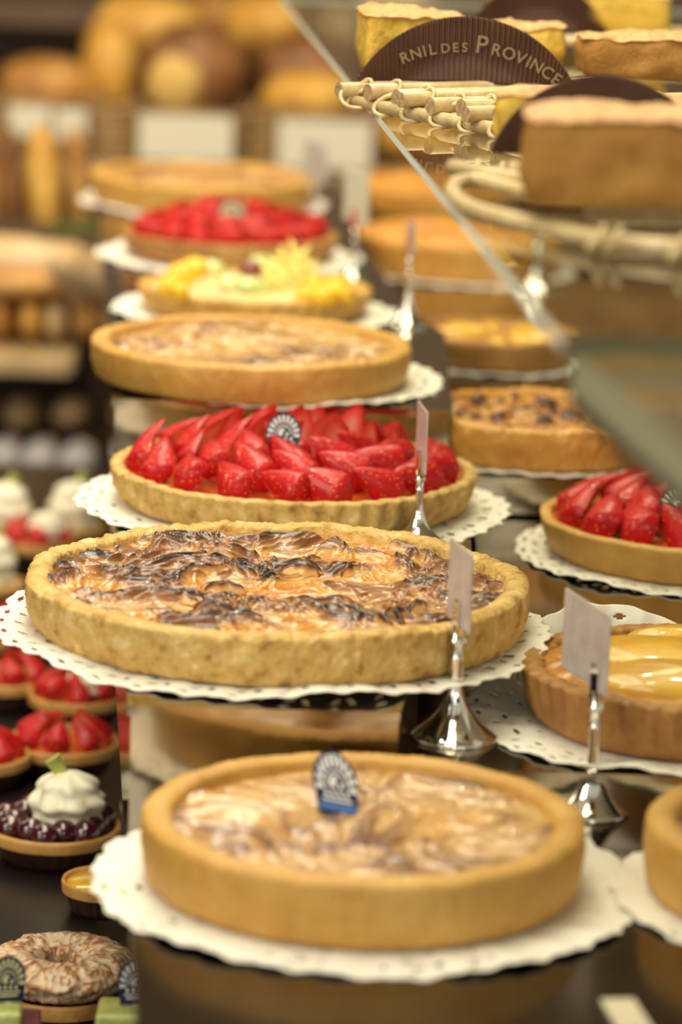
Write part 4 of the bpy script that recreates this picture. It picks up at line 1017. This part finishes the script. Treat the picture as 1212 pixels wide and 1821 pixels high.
for i, (px, py, m, w, lab) in enumerate(((38, 752, 'bread_flour', 36, 'first pale roll on the bottom board from the left'), (122, 752, 'bread_flour', 34, 'second pale roll on the bottom board from the left'), (-40, 752, 'bread', 36, 'brown roll on the bottom board cut by the photo edge'))):
    c = PD(px, py, 4.68); r = m_at(c, w)
    loaf('bread_roll', (c.x, c.y + 0.05, c.z), 0.16, r * 2, r * 2.3, M[m], lab, 'roll', 1.55, 0, 0.2, 0, i + 10, G2)
for i, (px, py, m, w, wr, lab) in enumerate(((8, 812, 'bread', 33, 1, 'grey wrapped roll at the left end of the bottom row'), (72, 818, 'bread', 33, 1, 'grey wrapped roll in the middle of the bottom row'), (138, 812, 'bread_dark', 32, 1, 'grey wrapped roll at the right end of the bottom row'))):
    c = PD(px, py, 4.55); r = m_at(c, w)
    loaf('bread_roll', (c.x, c.y + 0.02, zb0 + r * 1.1), 0.14, r * 2, r * 2.1, M[m], lab, 'roll', 1.55, 0, 0, 0, i + 20, G2, M['wrap'])
# upright baguettes
for i, (px, w, m, ly, lab) in enumerate(((18, 30, 'bread_dark', 5.12, 'dark upright baguette at the left edge'), (74, 40, 'bread_gold', 5.06, 'bright golden upright baguette on the left'), (134, 30, 'bread', 5.12, 'orange brown upright baguette beside the golden one'), (-30, 34, 'bread', 5.1, 'upright baguette beyond the left edge of the photo'))):
    c = PD(px, 340, ly); r = m_at(c, w)
    loaf('baguette', (c.x, c.y, c.z + 0.016), 0.17, r * 1.7, r * 1.7, M[m], lab, 'baguette', 0, 0, PI / 2 - 0.06, 3, i + 30, 'upright baguettes on the left')
lf = PD(132, 412, 5.0)
leafg = mesh('lettuce_leaf', [(lf.x - 0.03, lf.y, lf.z - 0.01), (lf.x + 0.03, lf.y, lf.z - 0.012), (lf.x + 0.035, lf.y - 0.02, lf.z + 0.012), (lf.x - 0.03, lf.y - 0.025, lf.z + 0.006)], [[0, 1, 2, 3]], plain('lettuce_green', (0.10, 0.26, 0.03), 0.5), None)
s_ = leafg.modifiers.new('thickness', 'SOLIDIFY'); s_.thickness = 0.004
tag(leafg, 'small green salad leaf below the upright baguettes', 'leaf')

# upper bread shelf with baskets
Yk = 5.25
zk = PD(330, 292, Yk).z
us = thing('bread_cabinet', 'wooden bread cabinet behind the farthest tart', 'cabinet', (0, 0, 0))
board(us, -1.4, 0.9, Yk - 0.02, 6.1, zk - 0.03, zk, M['wood'])
board(us, -1.4, 0.9, Yk + 0.02, 6.1, 0.0, zk - 0.03, M['wood_dark'], 'cabinet_body')
pnl = bevel(MB().box(-1.6, 1.2, 6.12, 6.15, 0.0, 2.4).build('trim_1', M['wood_dark'], None, False), 0.004); struct(pnl)
zk2 = PD(100, 22, Yk + 0.5).z
tag(bevel(MB().box(-1.4, -0.42, Yk + 0.40, 6.1, zk2 - 0.02, zk2 + 0.02).build('wall_shelf', M['wood_dark'], None, False), 0.004), 'dark wall shelf at the upper left above the reddish loaf', 'shelf')
def card_b(px, py, w, h, label, Y):
    c = PD(px, py, Y); W_, H_ = m_at(c, w), m_at(c, h)
    o = bevel(MB().box(-W_ / 2, W_ / 2, -0.002, 0.002, -H_ / 2, H_ / 2).build('bread_card', M['card'], None, False), 0.0008)
    o.location = c; o.rotation_euler = (-0.10, 0, 0); tag(o, label, 'price card', 'white cards in front of the bread')
card_b(330, 246, 166, 80, 'wide white card below the cut dark loaf', Yk - 0.03)
card_b(577, 258, 166, 86, 'wide white card below the whole dark loaf', Yk - 0.03)
card_b(52, 216, 74, 56, 'small white card left of the pair on the left', Yk - 0.03)
card_b(126, 222, 56, 56, 'small white card right of the pair on the left', Yk - 0.03)
def basket(px0, px1, py0, py1, Y, dep, label):
    a, c = PD(px0, py1, Y), PD(px1, py0, Y)
    t = thing('bread_basket', label, 'basket', ((a.x + c.x) / 2, Y, zk)); w = (c.x - a.x) / 2; h = c.z - zk
    b = MB(); nn = 7
    for k in range(nn):
        z = h * (k + 0.5) / nn; o_ = 0.003 * (k % 2)
        b.tube([(-w + o_, 0, z), (w - o_, 0, z), (w - o_, dep, z), (-w + o_, dep, z), (-w + o_, 0, z)], h / nn * 0.56, 8)
    b.build('woven_wall', M['basket'], t)
    MB().box(-w, w, 0, dep, 0.0, 0.01).build('basket_floor', M['basket'], t, False)
    return t
basket(232, 432, 200, 292, Yk, 0.22, 'woven basket behind the wide card under the cut loaf')
basket(446, 668, 205, 300, Yk, 0.22, 'woven basket behind the wide card under the whole dark loaf')
basket(160, 226, 190, 285, Yk, 0.22, 'narrow woven basket left of the wide cards')
basket(-30, 150, 180, 290, Yk + 0.02, 0.22, 'woven basket behind the two small cards')
def round_loaf(px, py, rw, rh, Y, m, label, seed, cutm=None, dep=0.16):
    c = PD(px, py, Y); t = thing('round_loaf', label, 'loaf', c, 0, 'round loaves in the baskets')
    W_, H_ = m_at(c, rw), m_at(c, rh)
    blob('crust', t, (0, dep / 2, 0), W_, dep / 2, H_, M[m], seed, (0, 0, 0), 2.3, 0.08, 18)
    if cutm:
        for (dx, dz, s) in cutm:
            blob('cut_face', t, (dx * W_, dep * 0.08, dz * H_), W_ * s, 0.035, H_ * s * 1.1, M['bread_cut'], seed + 3, (0, 0.2, 0), 2.4, 0.08, 14)
    return t
round_loaf(336, 140, 96, 92, 5.36, 'bread_dark', 'cut dark loaf with golden crumb above the wide white card', 1, [(-0.28, -0.12, 0.52)])
round_loaf(540, 150, 98, 82, 5.47, 'bread_dark', 'whole dark loaf above the right wide card', 2)
round_loaf(545, 184, 84, 50, 5.28, 'bread_gold', 'golden brown loaf in front of the whole dark loaf', 12)
round_loaf(190, 130, 52, 90, 5.45, 'bread_gold', 'golden loaf left of the cut dark loaf', 3)
round_loaf(250, 60, 110, 66, 5.62, 'bread_gold', 'big golden loaf at the top behind the cut loaf', 4)
round_loaf(380, 40, 70, 50, 5.84, 'bread', 'brown loaf at the top between the golden ones', 5)
round_loaf(470, 50, 80, 56, 5.67, 'bread_gold', 'orange golden loaf at the top behind the dark loaves', 6)
round_loaf(72, 160, 88, 52, 5.44, 'bread', 'reddish brown loaf above the two small cards', 7)
round_loaf(50, 225, 60, 40, 5.34, 'bread_dark', 'dark loaf directly behind the small cards', 8)
round_loaf(600, 60, 50, 50, 5.60, 'bread_flour', 'pale loaf by the far edge of the glass shelf', 9)
round_loaf(700, 60, 90, 80, 5.80, 'bread_flour', 'pale loaf seen behind the cake slices', 10)
round_loaf(740, 248, 90, 46, 5.30, 'bread_gold', 'golden loaf seen through the glass shelf', 11)

# ribbed strip at the lowest step's front edge, standing in for a lamp's reflection
q0, q1 = P(1082, 1734, L0), P(1140, 1812, L0)
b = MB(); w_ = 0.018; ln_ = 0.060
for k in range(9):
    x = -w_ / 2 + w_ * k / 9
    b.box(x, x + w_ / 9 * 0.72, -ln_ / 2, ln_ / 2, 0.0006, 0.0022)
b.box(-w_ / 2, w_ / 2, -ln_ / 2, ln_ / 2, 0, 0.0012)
o = b.build('lamp_reflection_strip', plain('lamp_reflection_cream', (0.86, 0.78, 0.58), 0.3, coat=0.6), None, False)
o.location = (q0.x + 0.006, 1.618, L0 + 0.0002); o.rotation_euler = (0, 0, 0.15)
tag(o, 'cream ribbed strip standing in for a lamp reflection at the front edge, lower right', 'reflection strip')
